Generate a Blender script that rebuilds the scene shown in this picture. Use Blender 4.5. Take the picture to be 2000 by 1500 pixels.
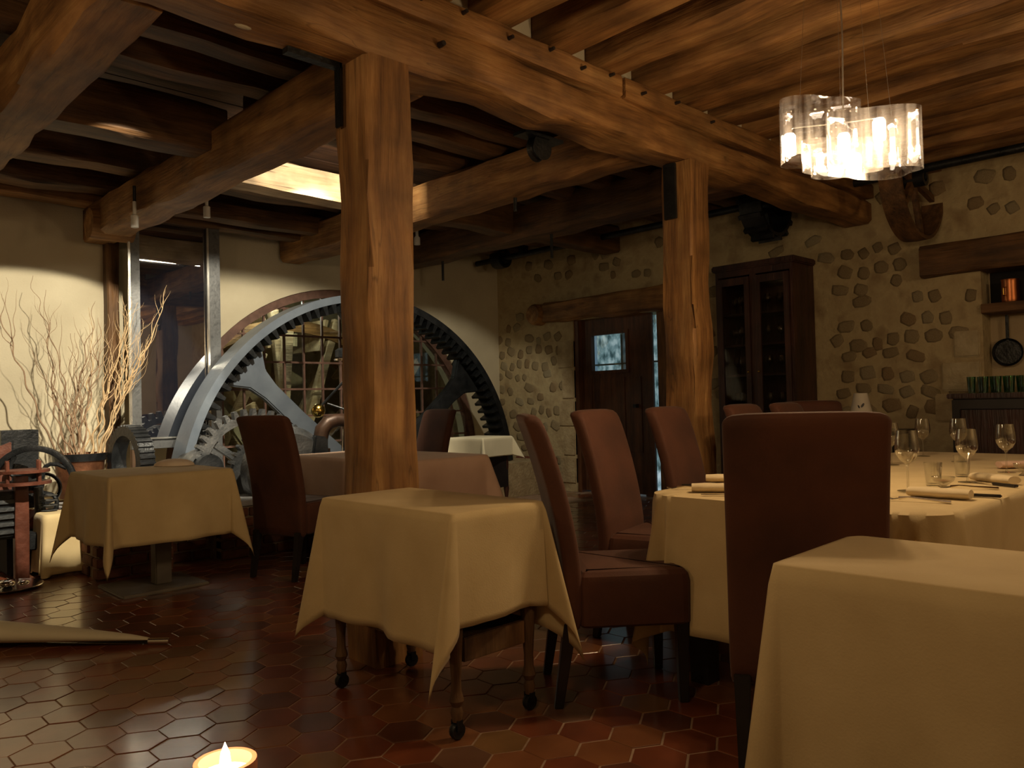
import bpy, bmesh, math, random
from math import sin, cos, pi, radians, atan2, sqrt, hypot
from mathutils import Vector, Matrix, noise
random.seed(7)
S = bpy.context.scene
for o in list(bpy.data.objects):
    bpy.data.objects.remove(o)
COL = S.collection

# ------------------------------------------------------------ camera
# Room axes: +X runs along the main beam, +Y runs towards the cream wheel wall, +Z up. Metres.
cam_d = bpy.data.cameras.new('camera')
cam_d.sensor_width = 36.0
cam_d.lens = 1550.0 / 2000.0 * 36.0
cam_d.clip_start = 0.02
cam = bpy.data.objects.new('camera', cam_d)
COL.objects.link(cam)
fwd0 = Vector((.696, .718, 0)).normalized()
rgt0 = Vector((fwd0.y, -fwd0.x, 0))
PITCH = math.atan(35 / 1550); ROLL = radians(1.4)
fw = fwd0 * cos(PITCH) + Vector((0, 0, 1)) * sin(PITCH)
up0 = rgt0.cross(fw)
rg = rgt0 * cos(ROLL) - up0 * sin(ROLL)
up = up0 * cos(ROLL) + rgt0 * sin(ROLL)
rot = Matrix((rg, up, -fw)).transposed()
cam.matrix_world = Matrix.Translation((0, 0, 1.12)) @ rot.to_4x4()
S.camera = cam

# ------------------------------------------------------------ world, exposure, lights
S.view_settings.view_transform = 'Standard'
S.view_settings.look = 'None'
S.view_settings.gamma = 1
S.view_settings.use_curve_mapping = False
S.view_settings.exposure = 0.55
w = bpy.data.worlds.new('night'); S.world = w; w.use_nodes = True
w.node_tree.nodes['Background'].inputs[0].default_value = (.35, .55, .75, 1)
w.node_tree.nodes['Background'].inputs[1].default_value = .25

WARM = (1.0, .70, .38); COOL = (1.0, .88, .66)
def light(name, kind, loc, energy, col, size=.05, target=None, spot=None, blend=.5):
    d = bpy.data.lights.new(name, kind); d.energy = energy; d.color = col
    if kind == 'AREA': d.size = size
    else: d.shadow_soft_size = size
    if kind == 'SPOT':
        d.spot_size = radians(spot); d.spot_blend = blend
    o = bpy.data.objects.new(name, d); COL.objects.link(o); o.location = loc
    if target is not None:
        o.rotation_euler = (Vector(target) - Vector(loc)).to_track_quat('-Z', 'Y').to_euler()
    return o
# spotlights hidden among the joists that wash the cream wall and the wheel
light('wall_spot', 'SPOT', (3.15, 4.95, 2.90), 230, COOL, .03, (3.8, 7.8, .5), 74, .45)
light('wall_spot', 'SPOT', (1.6, 3.80, 2.99), 560, COOL, .03, (1.75, 7.8, .66), 44.5, .12)
light('wall_spot', 'SPOT', (5.05, 4.95, 2.90), 75, COOL, .03, (6.3, 7.8, .3), 60, .3)
strip = light('hatch_strip_light', 'AREA', (3.35, 5.22, 2.88), 6.5, COOL, 1.3, (3.35, 5.9, 2.86))
strip.data.shape = 'RECTANGLE'; strip.data.size_y = .03
# unseen light added inside the wheel chamber behind the arched window
light('chamber_fill', 'POINT', (4.3, 8.25, 2.3), 14, (.9, .95, .8), .1)
# further unseen lights beyond the picture's edges, some added only to brighten
light('unseen_light', 'POINT', (.25, .9, 2.25), 19, WARM, .15)
light('unseen_light', 'POINT', (3.2, -1.2, 2.2), 12, WARM, .15)  # added as unseen fill light
light('unseen_light', 'POINT', (-.6, 3.0, 2.2), 17, WARM, .15)
light('unseen_light', 'POINT', (4.5, -1.7, 2.2), 30, WARM, .15)  # added out of view to brighten the stone wall

# ------------------------------------------------------------ materials
def new_mat(name):
    m = bpy.data.materials.new(name); m.use_nodes = True
    nt = m.node_tree; b = nt.nodes['Principled BSDF']
    return m, nt, b
def N(nt, t, **kw):
    n = nt.nodes.new(t)
    for k, v in kw.items():
        if k in n.inputs: n.inputs[k].default_value = v
        else: setattr(n, k, v)
    return n
def ramp(nt, fac, stops):
    r = nt.nodes.new('ShaderNodeValToRGB')
    el = r.color_ramp.elements
    while len(el) < len(stops): el.new(.5)
    for e, (p, c) in zip(el, stops): e.position = p; e.color = (*c, 1)
    nt.links.new(fac, r.inputs[0]); return r.outputs[0]
def bump(nt, b, h, strength=.3, dist=.01, prev=None):
    n = N(nt, 'ShaderNodeBump'); n.inputs['Strength'].default_value = strength; n.inputs['Distance'].default_value = dist
    nt.links.new(h, n.inputs['Height'])
    nt.links.new(n.outputs[0], b.inputs['Normal']); return n
def coords(nt, scale=(1, 1, 1), kind='Object'):
    tc = N(nt, 'ShaderNodeTexCoord'); mp = N(nt, 'ShaderNodeMapping')
    mp.inputs['Scale'].default_value = scale
    nt.links.new(tc.outputs[kind], mp.inputs[0]); return mp.outputs[0]
def mat_noise(name, c1, c2, scale=5, rough=.6, metal=0, bstr=.2, bdist=.01, stretch=(1, 1, 1), detail=6, coat=0, sheen=0, c3=None, fine=0):
    m, nt, b = new_mat(name)
    v = coords(nt, stretch)
    n = N(nt, 'ShaderNodeTexNoise', Scale=scale, Detail=detail); nt.links.new(v, n.inputs['Vector'])
    st = [(.3, c1), (.7, c2)] if c3 is None else [(.25, c1), (.5, c2), (.75, c3)]
    nt.links.new(ramp(nt, n.outputs[0], st), b.inputs['Base Color'])
    b.inputs['Roughness'].default_value = rough; b.inputs['Metallic'].default_value = metal
    if coat: b.inputs['Coat Weight'].default_value = coat; b.inputs['Coat Roughness'].default_value = .15
    if sheen: b.inputs['Sheen Weight'].default_value = sheen; b.inputs['Sheen Roughness'].default_value = .4
    if bstr:
        h = n.outputs[0]
        if fine:
            n2 = N(nt, 'ShaderNodeTexNoise', Scale=fine, Detail=3); nt.links.new(v, n2.inputs['Vector']); h = n2.outputs[0]
        bump(nt, b, h, bstr, bdist)
    return m
def mat_wood(name, dark, mid, light_, axis, rough=.65, crack=.5, g=1.0):
    m, nt, b = new_mat(name)
    s = [9 * g, 9 * g, 9 * g]; s['xyz'.index(axis)] = .9 * g
    v = coords(nt, s)
    n = N(nt, 'ShaderNodeTexNoise', Scale=1.6, Detail=9, Roughness=.62); nt.links.new(v, n.inputs['Vector'])
    base = ramp(nt, n.outputs[0], [(.3, dark), (.5, mid), (.72, light_)])
    # weather blotches
    v2 = coords(nt, (1, 1, 1)); n2 = N(nt, 'ShaderNodeTexNoise', Scale=3.2, Detail=4); nt.links.new(v2, n2.inputs['Vector'])
    bl = ramp(nt, n2.outputs[0], [(.35, (.45, .42, .4)), (.65, (1.1, 1.05, 1))])
    mx = N(nt, 'ShaderNodeMix', data_type='RGBA', blend_type='MULTIPLY'); mx.inputs[0].default_value = .8
    nt.links.new(base, mx.inputs[6]); nt.links.new(bl, mx.inputs[7])
    # long checks (drying cracks)
    s3 = [14 * g, 14 * g, 14 * g]; s3['xyz'.index(axis)] = .35 * g
    v3 = coords(nt, s3); n3 = N(nt, 'ShaderNodeTexNoise', Scale=.8, Detail=3, Roughness=.4); nt.links.new(v3, n3.inputs['Vector'])
    ck = ramp(nt, n3.outputs[0], [(.495, (1, 1, 1)), (.503, (.25, .2, .16))])
    ck2 = ramp(nt, n3.outputs[0], [(.503, (0, 0, 0)), (.511, (1, 1, 1))])
    mn = N(nt, 'ShaderNodeMix', data_type='RGBA', blend_type='LIGHTEN'); mn.inputs[0].default_value = 1
    nt.links.new(ck, mn.inputs[6]); nt.links.new(ck2, mn.inputs[7])
    mc = N(nt, 'ShaderNodeMix', data_type='RGBA', blend_type='MULTIPLY'); mc.inputs[0].default_value = crack
    nt.links.new(mx.outputs[2], mc.inputs[6]); nt.links.new(mn.outputs[2], mc.inputs[7])
    nt.links.new(mc.outputs[2], b.inputs['Base Color'])
    b.inputs['Roughness'].default_value = rough
    n4 = N(nt, 'ShaderNodeTexNoise', Scale=7, Detail=6); nt.links.new(v, n4.inputs['Vector'])
    bump(nt, b, n4.outputs[0], .5, .012)
    return m
OAK = ((.13, .058, .018), (.31, .155, .050), (.48, .28, .105))
wood_x = mat_wood('oak_x', *OAK, 'x'); wood_y = mat_wood('oak_y', *OAK, 'y'); wood_z = mat_wood('oak_z', *OAK, 'z', crack=.55)
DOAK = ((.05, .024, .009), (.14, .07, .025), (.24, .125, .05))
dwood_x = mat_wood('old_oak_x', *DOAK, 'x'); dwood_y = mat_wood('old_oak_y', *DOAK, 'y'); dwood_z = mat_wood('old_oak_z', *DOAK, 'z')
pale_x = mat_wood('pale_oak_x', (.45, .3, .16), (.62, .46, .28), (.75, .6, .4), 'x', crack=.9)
plaster = mat_noise('cream_plaster', (.50, .44, .31), (.60, .54, .39), 2.2, .85, bstr=.25, bdist=.01, fine=60)
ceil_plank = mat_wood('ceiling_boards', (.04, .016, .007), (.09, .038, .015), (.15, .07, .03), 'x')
stone_mortar = mat_noise('lime_mortar', (.27, .19, .10), (.46, .37, .21), 5, .95, bstr=.7, bdist=.015, fine=22, c3=(.38, .29, .16))
stones = [mat_noise('rubble_stone', a, b_, 9, .9, bstr=.8, bdist=.012, fine=35) for a, b_ in
          [((.32, .24, .13), (.46, .37, .22)), ((.28, .205, .11), (.42, .33, .19)), ((.36, .29, .17), (.5, .42, .27)), ((.29, .195, .10), (.42, .31, .17))]]
fp_plaster = mat_noise('sooty_plaster', (.40, .31, .19), (.5, .4, .26), 3, .9, bstr=.3, fine=30)
grout = mat_noise('floor_grout', (.26, .16, .10), (.38, .26, .18), 14, .55, bstr=.4, fine=60)
tiles_m = [mat_noise('terracotta', a, b_, 5, .34, bstr=.12, bdist=.003, fine=26, coat=.8) for a, b_ in
           [((.13, .034, .014), (.22, .06, .024)), ((.17, .06, .022), (.26, .10, .038)), ((.09, .03, .015), (.14, .05, .026)), ((.17, .085, .03), (.24, .12, .045)), ((.12, .055, .03), (.17, .08, .045))]]
def mat_cloth(name, c, c2, sheen=.2):
    m, nt, b = new_mat(name)
    v = coords(nt, (1, 1, 1)); n = N(nt, 'ShaderNodeTexNoise', Scale=6, Detail=4); nt.links.new(v, n.inputs['Vector'])
    nt.links.new(ramp(nt, n.outputs[0], [(.3, c), (.7, c2)]), b.inputs['Base Color'])
    b.inputs['Roughness'].default_value = .85; b.inputs['Sheen Weight'].default_value = sheen
    n2 = N(nt, 'ShaderNodeTexNoise', Scale=180, Detail=2); nt.links.new(v, n2.inputs['Vector'])
    bump(nt, b, n2.outputs[0], .25, .002)
    return m
cloth_m = mat_cloth('ivory_cloth', (.53, .40, .20), (.61, .475, .25), .1)
cloth_pink = mat_cloth('rose_cloth', (.55, .36, .26), (.62, .42, .31))
cloth_cream = mat_cloth('cream_cloth', (.66, .60, .42), (.74, .67, .48))
napkin_m = mat_cloth('napkin_linen', (.62, .5, .3), (.7, .57, .36))
velvet = mat_noise('brown_velvet', (.056, .018, .0085), (.108, .035, .016), 4, .8, bstr=.2, bdist=.003, fine=140, sheen=.12)
black_wood = mat_noise('black_wood', (.010, .008, .008), (.022, .018, .018), 6, .4, bstr=.05)
iron_blue = mat_noise('painted_iron', (.115, .14, .18), (.18, .215, .26), 4, .38, bstr=.3, bdist=.004, fine=30, metal=.25)
iron_black = mat_noise('cast_iron', (.010, .012, .014), (.035, .037, .04), 8, .38, metal=.5, bstr=.4, fine=40)
iron_grey = mat_noise('worn_iron', (.06, .065, .07), (.16, .165, .17), 9, .4, metal=.6, bstr=.4, fine=50)
steel_frame = mat_noise('flecked_steel', (.06, .065, .07), (.13, .135, .14), 22, .4, metal=.5, bstr=.2, c3=(.10, .105, .11))
bright_steel = mat_noise('bright_steel', (.55, .55, .52), (.7, .7, .66), 20, .25, metal=.9, bstr=0)
silver = mat_noise('silver', (.75, .72, .66), (.85, .82, .76), 8, .16, metal=1, bstr=0)
brass = mat_noise('brass', (.5, .34, .08), (.62, .44, .12), 6, .22, metal=1, bstr=.1)
copper = mat_noise('copper', (.5, .16, .06), (.72, .28, .12), 6, .28, metal=1, bstr=.15)
rust = mat_noise('rusted_copper', (.10, .04, .02), (.32, .13, .06), 9, .55, metal=.5, bstr=.5, fine=30)
redwood = mat_noise('red_brown_iron', (.06, .018, .010), (.15, .05, .03), 7, .4, bstr=.4, fine=30)
redpaint = mat_noise('red_leather', (.16, .03, .012), (.3, .07, .03), 5, .35, bstr=.2)
brown_pipe = mat_noise('brown_pipe', (.025, .014, .009), (.07, .035, .02), 9, .45, metal=.3, bstr=.4)
muntin_m = mat_noise('oxide_red_frame', (.09, .045, .032), (.16, .085, .062), 12, .6, bstr=.3)
brick_ms = [mat_noise('old_brick', a, b_, 14, .9, bstr=.7, bdist=.006, fine=40) for a, b_ in
            [((.11, .04, .02), (.2, .075, .04)), ((.08, .035, .022), (.15, .06, .036)), ((.13, .055, .022), (.22, .09, .045))]]
mortar_m = mat_noise('brick_mortar', (.24, .18, .12), (.34, .26, .18), 18, .95, bstr=.6, fine=50)
slab_m = mat_noise('grey_slab', (.28, .28, .28), (.42, .42, .43), 7, .45, bstr=.3, fine=30)
base_grey = mat_noise('grey_pedestal', (.12, .10, .075), (.19, .16, .12), 5, .45, bstr=.1)
mahogany = mat_wood('mahogany', (.022, .008, .006), (.05, .018, .012), (.085, .03, .02), 'z', rough=.4, crack=.15)
door_wood = mat_wood('door_oak', (.05, .018, .007), (.10, .04, .015), (.16, .065, .026), 'z', rough=.5, crack=.2)
dark_gap = mat_noise('near_black', (.006, .005, .005), (.012, .01, .01), 5, .9, bstr=.2)
willow_d = mat_noise('willow_bark', (.20, .12, .07), (.34, .23, .14), 20, .7, bstr=.3)
willow_l = mat_noise('pale_willow_bark', (.42, .28, .14), (.58, .42, .24), 20, .7, bstr=.3)
radiator_m = mat_noise('rust_radiator', (.14, .045, .03), (.22, .08, .055), 6, .5, bstr=.1)
plant_m = mat_noise('leaf_green', (.05, .08, .03), (.12, .15, .06), 20, .6, bstr=.2)
pot_m = mat_noise('plain_pot', (.35, .3, .22), (.45, .4, .3), 8, .7, bstr=.2)
terra_cup = mat_noise('terracotta_cup', (.55, .22, .13), (.68, .30, .19), 8, .6, bstr=.2)
shade_white = mat_noise('white_shade', (.55, .5, .42), (.65, .6, .5), 6, .8, bstr=0)
white_pl = mat_noise('white_plastic', (.7, .7, .66), (.8, .8, .76), 6, .4, bstr=0)
gold_ball = brass
def mat_glass(name, col=(1, 1, 1), rough=0.0, tr=.86, bl=.35, mxr=.9):
    m, nt, b = new_mat(name)
    out = nt.nodes['Material Output']; nt.nodes.remove(b)
    t = N(nt, 'ShaderNodeBsdfTransparent'); t.inputs[0].default_value = (*col, 1)
    g = N(nt, 'ShaderNodeBsdfGlossy'); g.inputs['Roughness'].default_value = rough + .04
    lw = N(nt, 'ShaderNodeLayerWeight'); lw.inputs[0].default_value = bl
    mr = N(nt, 'ShaderNodeMapRange'); mr.inputs[3].default_value = 1 - tr; mr.inputs[4].default_value = mxr
    nt.links.new(lw.outputs['Facing'], mr.inputs[0])
    mx = N(nt, 'ShaderNodeMixShader'); nt.links.new(mr.outputs[0], mx.inputs[0])
    nt.links.new(t.outputs[0], mx.inputs[1]); nt.links.new(g.outputs[0], mx.inputs[2])
    nt.links.new(mx.outputs[0], out.inputs[0]); return m
glass = mat_glass('clear_glass', (.97, .97, .95), tr=.93)
green_glass = mat_glass('green_glass', (.35, .6, .4), tr=.9)
pane_glass = mat_glass('window_pane', (.85, .9, .88), tr=.95, bl=.2, mxr=.5)
cab_glass = mat_glass('cabinet_pane', (.8, .78, .75), tr=.985, bl=.05, mxr=.12)
dark_glass = new_mat('dark_mirror_glass'); _b = dark_glass[2]; dark_glass = dark_glass[0]
_b.inputs['Base Color'].default_value = (.012, .014, .022, 1); _b.inputs['Roughness'].default_value = .02
_b.inputs['Specular IOR Level'].default_value = 1.0; _b.inputs['IOR'].default_value = 2.4
_b.inputs['Coat Weight'].default_value = 1; _b.inputs['Coat IOR'].default_value = 2.2; _b.inputs['Coat Roughness'].default_value = .01
def mat_emit(name, col, s):
    m, nt, b = new_mat(name); b.inputs['Base Color'].default_value = (*col, 1)
    b.inputs['Emission Color'].default_value = (*col, 1); b.inputs['Emission Strength'].default_value = s; return m
bulb_m = mat_emit('lit_bulb', (1, .86, .66), 9)
flame_m = mat_emit('candle_flame', (1, .86, .62), 12)
m, nt, b = new_mat('lit_wax'); wax_m = m
b.inputs['Base Color'].default_value = (.9, .8, .65, 1); b.inputs['Emission Color'].default_value = (1, .8, .55, 1); b.inputs['Emission Strength'].default_value = .9
# night window behind the small door pane and the slit: bluish outdoor glass
m, nt, b = new_mat('bluish_night_glow'); sky_m = m
v = coords(nt, (1, 3, 2)); n = N(nt, 'ShaderNodeTexNoise', Scale=4, Detail=5); nt.links.new(v, n.inputs['Vector'])
c = ramp(nt, n.outputs[0], [(.35, (.03, .06, .07)), (.5, (.16, .24, .27)), (.62, (.34, .42, .46))])
nt.links.new(c, b.inputs['Base Color']); nt.links.new(c, b.inputs['Emission Color']); b.inputs['Emission Strength'].default_value = .75
# chandelier acrylic: clear ribbed sheet, part see-through, part scattering
m, nt, b = new_mat('ribbed_acrylic'); acrylic = m
nt.nodes.remove(b); out = nt.nodes['Material Output']
t = N(nt, 'ShaderNodeBsdfTransparent'); t.inputs[0].default_value = (.98, .97, .97, 1)
tl = N(nt, 'ShaderNodeBsdfTranslucent'); tl.inputs[0].default_value = (.9, .88, .88, 1)
g = N(nt, 'ShaderNodeBsdfGlossy'); g.inputs['Roughness'].default_value = .06
v = coords(nt, (26, 26, 1.2)); n = N(nt, 'ShaderNodeTexNoise', Scale=1.5, Detail=4); nt.links.new(v, n.inputs['Vector'])
mr = N(nt, 'ShaderNodeMapRange'); mr.inputs[1].default_value = .35; mr.inputs[2].default_value = .7; mr.inputs[3].default_value = .004; mr.inputs[4].default_value = .05
nt.links.new(n.outputs[0], mr.inputs[0])
m1 = N(nt, 'ShaderNodeMixShader'); nt.links.new(mr.outputs[0], m1.inputs[0]); nt.links.new(t.outputs[0], m1.inputs[1]); nt.links.new(tl.outputs[0], m1.inputs[2])
m2 = N(nt, 'ShaderNodeMixShader'); m2.inputs[0].default_value = .10; nt.links.new(m1.outputs[0], m2.inputs[1]); nt.links.new(g.outputs[0], m2.inputs[2])
nt.links.new(m2.outputs[0], out.inputs[0])

# ------------------------------------------------------------ mesh helpers
class M:
    def __init__(s): s.v = []; s.f = []
    def add(s, vs, fs):
        o = len(s.v); s.v += [tuple(p) for p in vs]; s.f += [tuple(i + o for i in f) for f in fs]; return s
    def box(s, x0, x1, y0, y1, z0, z1):
        return s.add([(x0, y0, z0), (x1, y0, z0), (x1, y1, z0), (x0, y1, z0), (x0, y0, z1), (x1, y0, z1), (x1, y1, z1), (x0, y1, z1)],
                     [(0, 3, 2, 1), (4, 5, 6, 7), (0, 1, 5, 4), (1, 2, 6, 5), (2, 3, 7, 6), (3, 0, 4, 7)])
    def tube(s, pts, r, n=8, caps=True):
        pts = [Vector(p) for p in pts]; k = len(pts)
        rr = r if isinstance(r, (list, tuple)) else [r] * k
        vs = []; fs = []; prev = None
        for i, p in enumerate(pts):
            t = (pts[min(i + 1, k - 1)] - pts[max(i - 1, 0)]).normalized()
            if prev is None:
                a = t.orthogonal().normalized()
            else:
                a = (prev - t * prev.dot(t)); a = a.normalized() if a.length > 1e-6 else t.orthogonal().normalized()
            prev = a; bb = t.cross(a)
            for j in range(n):
                an = 2 * pi * j / n; vs.append(p + (a * cos(an) + bb * sin(an)) * rr[i])
        for i in range(k - 1):
            for j in range(n):
                j2 = (j + 1) % n; fs.append((i * n + j, i * n + j2, (i + 1) * n + j2, (i + 1) * n + j))
        if caps: fs.append(tuple(range(n - 1, -1, -1))); fs.append(tuple((k - 1) * n + j for j in range(n)))
        return s.add(vs, fs)
    def lathe(s, prof, n=24, axis='z', c=(0, 0, 0), a0=0, a1=2 * pi, closed=True):
        """prof: list of (radius, height)"""
        full = abs(a1 - a0 - 2 * pi) < 1e-6; k = len(prof); m = n if full else n + 1
        vs = []; fs = []
        for i in range(m):
            a = a0 + (a1 - a0) * i / n
            for r, h in prof:
                if axis == 'z': p = (r * cos(a), r * sin(a), h)
                elif axis == 'y': p = (r * cos(a), h, r * sin(a))
                else: p = (h, r * cos(a), r * sin(a))
                vs.append((p[0] + c[0], p[1] + c[1], p[2] + c[2]))
        for i in range(n):
            i2 = (i + 1) % m
            for j in range(k - 1 + (1 if closed else 0)):
                j2 = (j + 1) % k
                fs.append((i * k + j, i2 * k + j, i2 * k + j2, i * k + j2))
        if not full and closed:
            fs.append(tuple(range(k))); fs.append(tuple((m - 1) * k + j for j in range(k - 1, -1, -1)))
        return s.add(vs, fs)
    def prism(s, poly, axis, a, b):
        def P(u, v, h): return {'x': (h, u, v), 'y': (u, h, v), 'z': (u, v, h)}[axis]
        n = len(poly)
        return s.add([P(u, v, a) for u, v in poly] + [P(u, v, b) for u, v in poly],
                     [tuple(range(n - 1, -1, -1)), tuple(range(n, 2 * n))] + [(i, (i + 1) % n, n + (i + 1) % n, n + i) for i in range(n)])
    def timber(s, x0, x1, y0, y1, z0, z1, axis, wob=.012, seg=.18, ch=.018, seed=None):
        sd = random.random() * 50 if seed is None else seed
        lo, hi = {'x': (x0, x1), 'y': (y0, y1), 'z': (z0, z1)}[axis]
        if axis == 'x': u0, u1, v0, v1 = y0, y1, z0, z1
        elif axis == 'y': u0, u1, v0, v1 = x0, x1, z0, z1
        else: u0, u1, v0, v1 = x0, x1, y0, y1
        n = max(2, int((hi - lo) / seg) + 1); vs = []; fs = []
        cs = [(u0 + ch, v0), (u1 - ch, v0), (u1, v0 + ch), (u1, v1 - ch), (u1 - ch, v1), (u0 + ch, v1), (u0, v1 - ch), (u0, v0 + ch)]
        for i in range(n + 1):
            t = lo + (hi - lo) * i / n
            for q, (u, v) in enumerate(cs):
                e = (q // 2) * 7.3
                du = noise.noise((t * 2.3, e, sd)) * wob * 1.6 + noise.noise((t * 9, e + 3, sd)) * wob * .5
                dv = noise.noise((t * 2.1, e + 11, sd)) * wob * 1.6 + noise.noise((t * 8, e + 17, sd)) * wob * .5
                u_, v_ = u + du, v + dv
                vs.append({'x': (t, u_, v_), 'y': (u_, t, v_), 'z': (u_, v_, t)}[axis])
        for i in range(n):
            for j in range(8):
                j2 = (j + 1) % 8; fs.append((i * 8 + j, (i + 1) * 8 + j, (i + 1) * 8 + j2, i * 8 + j2))
        fs.append(tuple(range(8))); fs.append(tuple(n * 8 + j for j in range(7, -1, -1)))
        return s.add(vs, fs)
    def ball(s, c, r, n=12, m=8, sz=1):
        vs = [(c[0], c[1], c[2] - r * sz)]; fs = []
        for i in range(1, m):
            a = -pi / 2 + pi * i / m
            for j in range(n):
                b = 2 * pi * j / n; vs.append((c[0] + r * cos(a) * cos(b), c[1] + r * cos(a) * sin(b), c[2] + r * sin(a) * sz))
        vs.append((c[0], c[1], c[2] + r * sz)); L = len(vs) - 1
        for j in range(n):
            j2 = (j + 1) % n; fs.append((0, 1 + j2, 1 + j)); fs.append((L, L - n + j, L - n + j2))
        for i in range(m - 2):
            for j in range(n):
                j2 = (j + 1) % n; a = 1 + i * n; fs.append((a + j, a + j2, a + n + j2, a + n + j))
        return s.add(vs, fs)
    def shift(s, dx, dy, dz): s.v = [(x + dx, y + dy, z + dz) for x, y, z in s.v]; return s
    def rotz(s, a):
        c, d = cos(a), sin(a); s.v = [(x * c - y * d, x * d + y * c, z) for x, y, z in s.v]; return s
    def xf(s, mat): s.v = [tuple(mat @ Vector(p)) for p in s.v]; return s
    def obj(s, name, mat, parent=None, smooth=False, bevel=0, sub=0, solid=0, loc=None, angle=40):
        me = bpy.data.meshes.new(name); me.from_pydata(s.v, [], s.f); me.materials.append(mat)
        bm = bmesh.new(); bm.from_mesh(me); bmesh.ops.recalc_face_normals(bm, faces=bm.faces)
        if bevel: bmesh.ops.bevel(bm, geom=[e for e in bm.edges], offset=bevel, segments=2, affect='EDGES', clamp_overlap=True)
        if smooth:
            for f in bm.faces: f.smooth = True
            for e in bm.edges:
                if len(e.link_faces) == 2 and e.calc_face_angle(0) > radians(angle): e.smooth = False
        bm.to_mesh(me); bm.free()
        o = bpy.data.objects.new(name, me); COL.objects.link(o)
        if parent: o.parent = parent
        if loc: o.location = loc
        if solid:
            md = o.modifiers.new('solid', 'SOLIDIFY'); md.thickness = solid
        if sub:
            md = o.modifiers.new('sub', 'SUBSURF'); md.levels = md.render_levels = sub
        return o
def tag(o, label=None, cat=None, group=None, kind=None):
    if label: o['label'] = label
    if cat: o['category'] = cat
    if group: o['group'] = group
    if kind: o['kind'] = kind
    return o
def thing(name, label, cat, loc=(0, 0, 0), rz=0, group=None):
    o = bpy.data.objects.new(name, None); COL.objects.link(o); o.location = loc; o.rotation_euler = (0, 0, rz)
    o.empty_display_size = .1
    return tag(o, label, cat, group)
def dup(root, loc=None, rz=None, label=None, group=None):
    def cp(o, par):
        c = o.copy(); COL.objects.link(c)
        if par: c.parent = par
        for ch in o.children: cp(ch, c)
        return c
    r = cp(root, None)
    if loc is not None: r.location = loc
    if rz is not None: r.rotation_euler = (0, 0, rz)
    if label: r['label'] = label
    if group: r['group'] = group
    return r
def struct(o, label=None, cat=None): o['kind'] = 'structure'; return tag(o, label, cat)
def link_copy(name, me, parent, loc=(0, 0, 0), rot=(0, 0, 0), scale=(1, 1, 1)):
    o = bpy.data.objects.new(name, me); COL.objects.link(o); o.parent = parent; o.location = loc; o.rotation_euler = rot; o.scale = scale; return o
# ------------------------------------------------------------ structure: room shell
XR, YL = 7.33, 7.8            # stone wall plane, cream wheel wall plane
CZ = 3.22                     # underside of the ceiling boards
# floor: grout bed with hexagonal terracotta tiles
floor = M().box(-3, XR + .3, -3.2, YL + 2.2, -.08, -.0025).obj('floor', grout); struct(floor)
tile_meshes = []
def hexa(r=.0955, h=.012):
    pts = [(r * sin(pi / 3 * i), r * cos(pi / 3 * i)) for i in range(6)]
    inn = [(x * .98, y * .98) for x, y in pts]
    vs = [(x, y, -.012) for x, y in pts] + [(x, y, -.0015) for x, y in pts] + [(x, y, 0) for x, y in inn]
    fs = [(i, (i + 1) % 6, 6 + (i + 1) % 6, 6 + i) for i in range(6)] + [(6 + i, 6 + (i + 1) % 6, 12 + (i + 1) % 6, 12 + i) for i in range(6)] + [tuple(range(12, 18))]
    return vs, fs
hv, hf = hexa()
for tm in tiles_m:
    me = bpy.data.meshes.new('tile'); me.from_pydata(hv, [], hf); me.materials.append(tm); tile_meshes.append(me)
PXH, PYH = .1682, .1506
cells = []
j0, j1 = int(-3 / PYH), int(YL / PYH) + 1
for j in range(j0, j1):
    for i in range(int(-3 / PXH), int(XR / PXH)):
        x = 2.05 + (i - 12) * PXH + (.5 * PXH if j % 2 else 0); y = 1.797 + (j - 12) * PYH
        if x > XR - .09 or y > YL - .1: continue
        p = Vector((x, y, 0)); d = p.dot(fwd0); s = p.dot(rgt0)
        if d > .3 and abs(s) / d < .68: inv = d > 2.33
        else: inv = False
        cells.append((not inv, d, x, y))
def hidden(x, y):
    return (2.75 < x < 5.2 and .95 < y < 1.8) or (1.7 < x < 6.9 and y > 5.9) or (y < .75 and 1.7 < x < 3)
cells = [c for c in cells if not (c[3] > 5.8 and c[2] > 1.85 and c[2] < 6.9)]
cells.sort(key=lambda c: (c[0] or hidden(c[2], c[3]), c[1]))
rt = random.Random(3)
def tint():
    q = rt.random(); return 0 if q < .42 else 1 if q < .62 else 2 if q < .86 else 3 if q < .93 else 4
for k, (_, d, x, y) in enumerate(cells[:300]):
    link_copy('tile', tile_meshes[tint()], floor, (x, y, rt.uniform(-.0012, .0012)), (rt.uniform(-.006, .006), rt.uniform(-.006, .006), pi / 3 * rt.randrange(6)))
rest = [M() for _ in tiles_m]
me = bpy.data.meshes.new('tile_field'); V = []; F = []; MI = []
for _, d, x, y in cells[300:]:
    o = len(V); a, b_ = rt.uniform(-.006, .006), rt.uniform(-.006, .006); dz = rt.uniform(-.0012, .0012)
    V += [(x + px, y + py, pz + a * px + b_ * py + dz) for px, py, pz in hv]; F += [tuple(i + o for i in f) for f in hf]; MI += [tint()] * len(hf)
me.from_pydata(V, [], F)
for tm in tiles_m: me.materials.append(tm)
me.polygons.foreach_set('material_index', MI)
tf = bpy.data.objects.new('tile_field', me); COL.objects.link(tf); tf.parent = floor; tf['kind'] = 'stuff'

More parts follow.
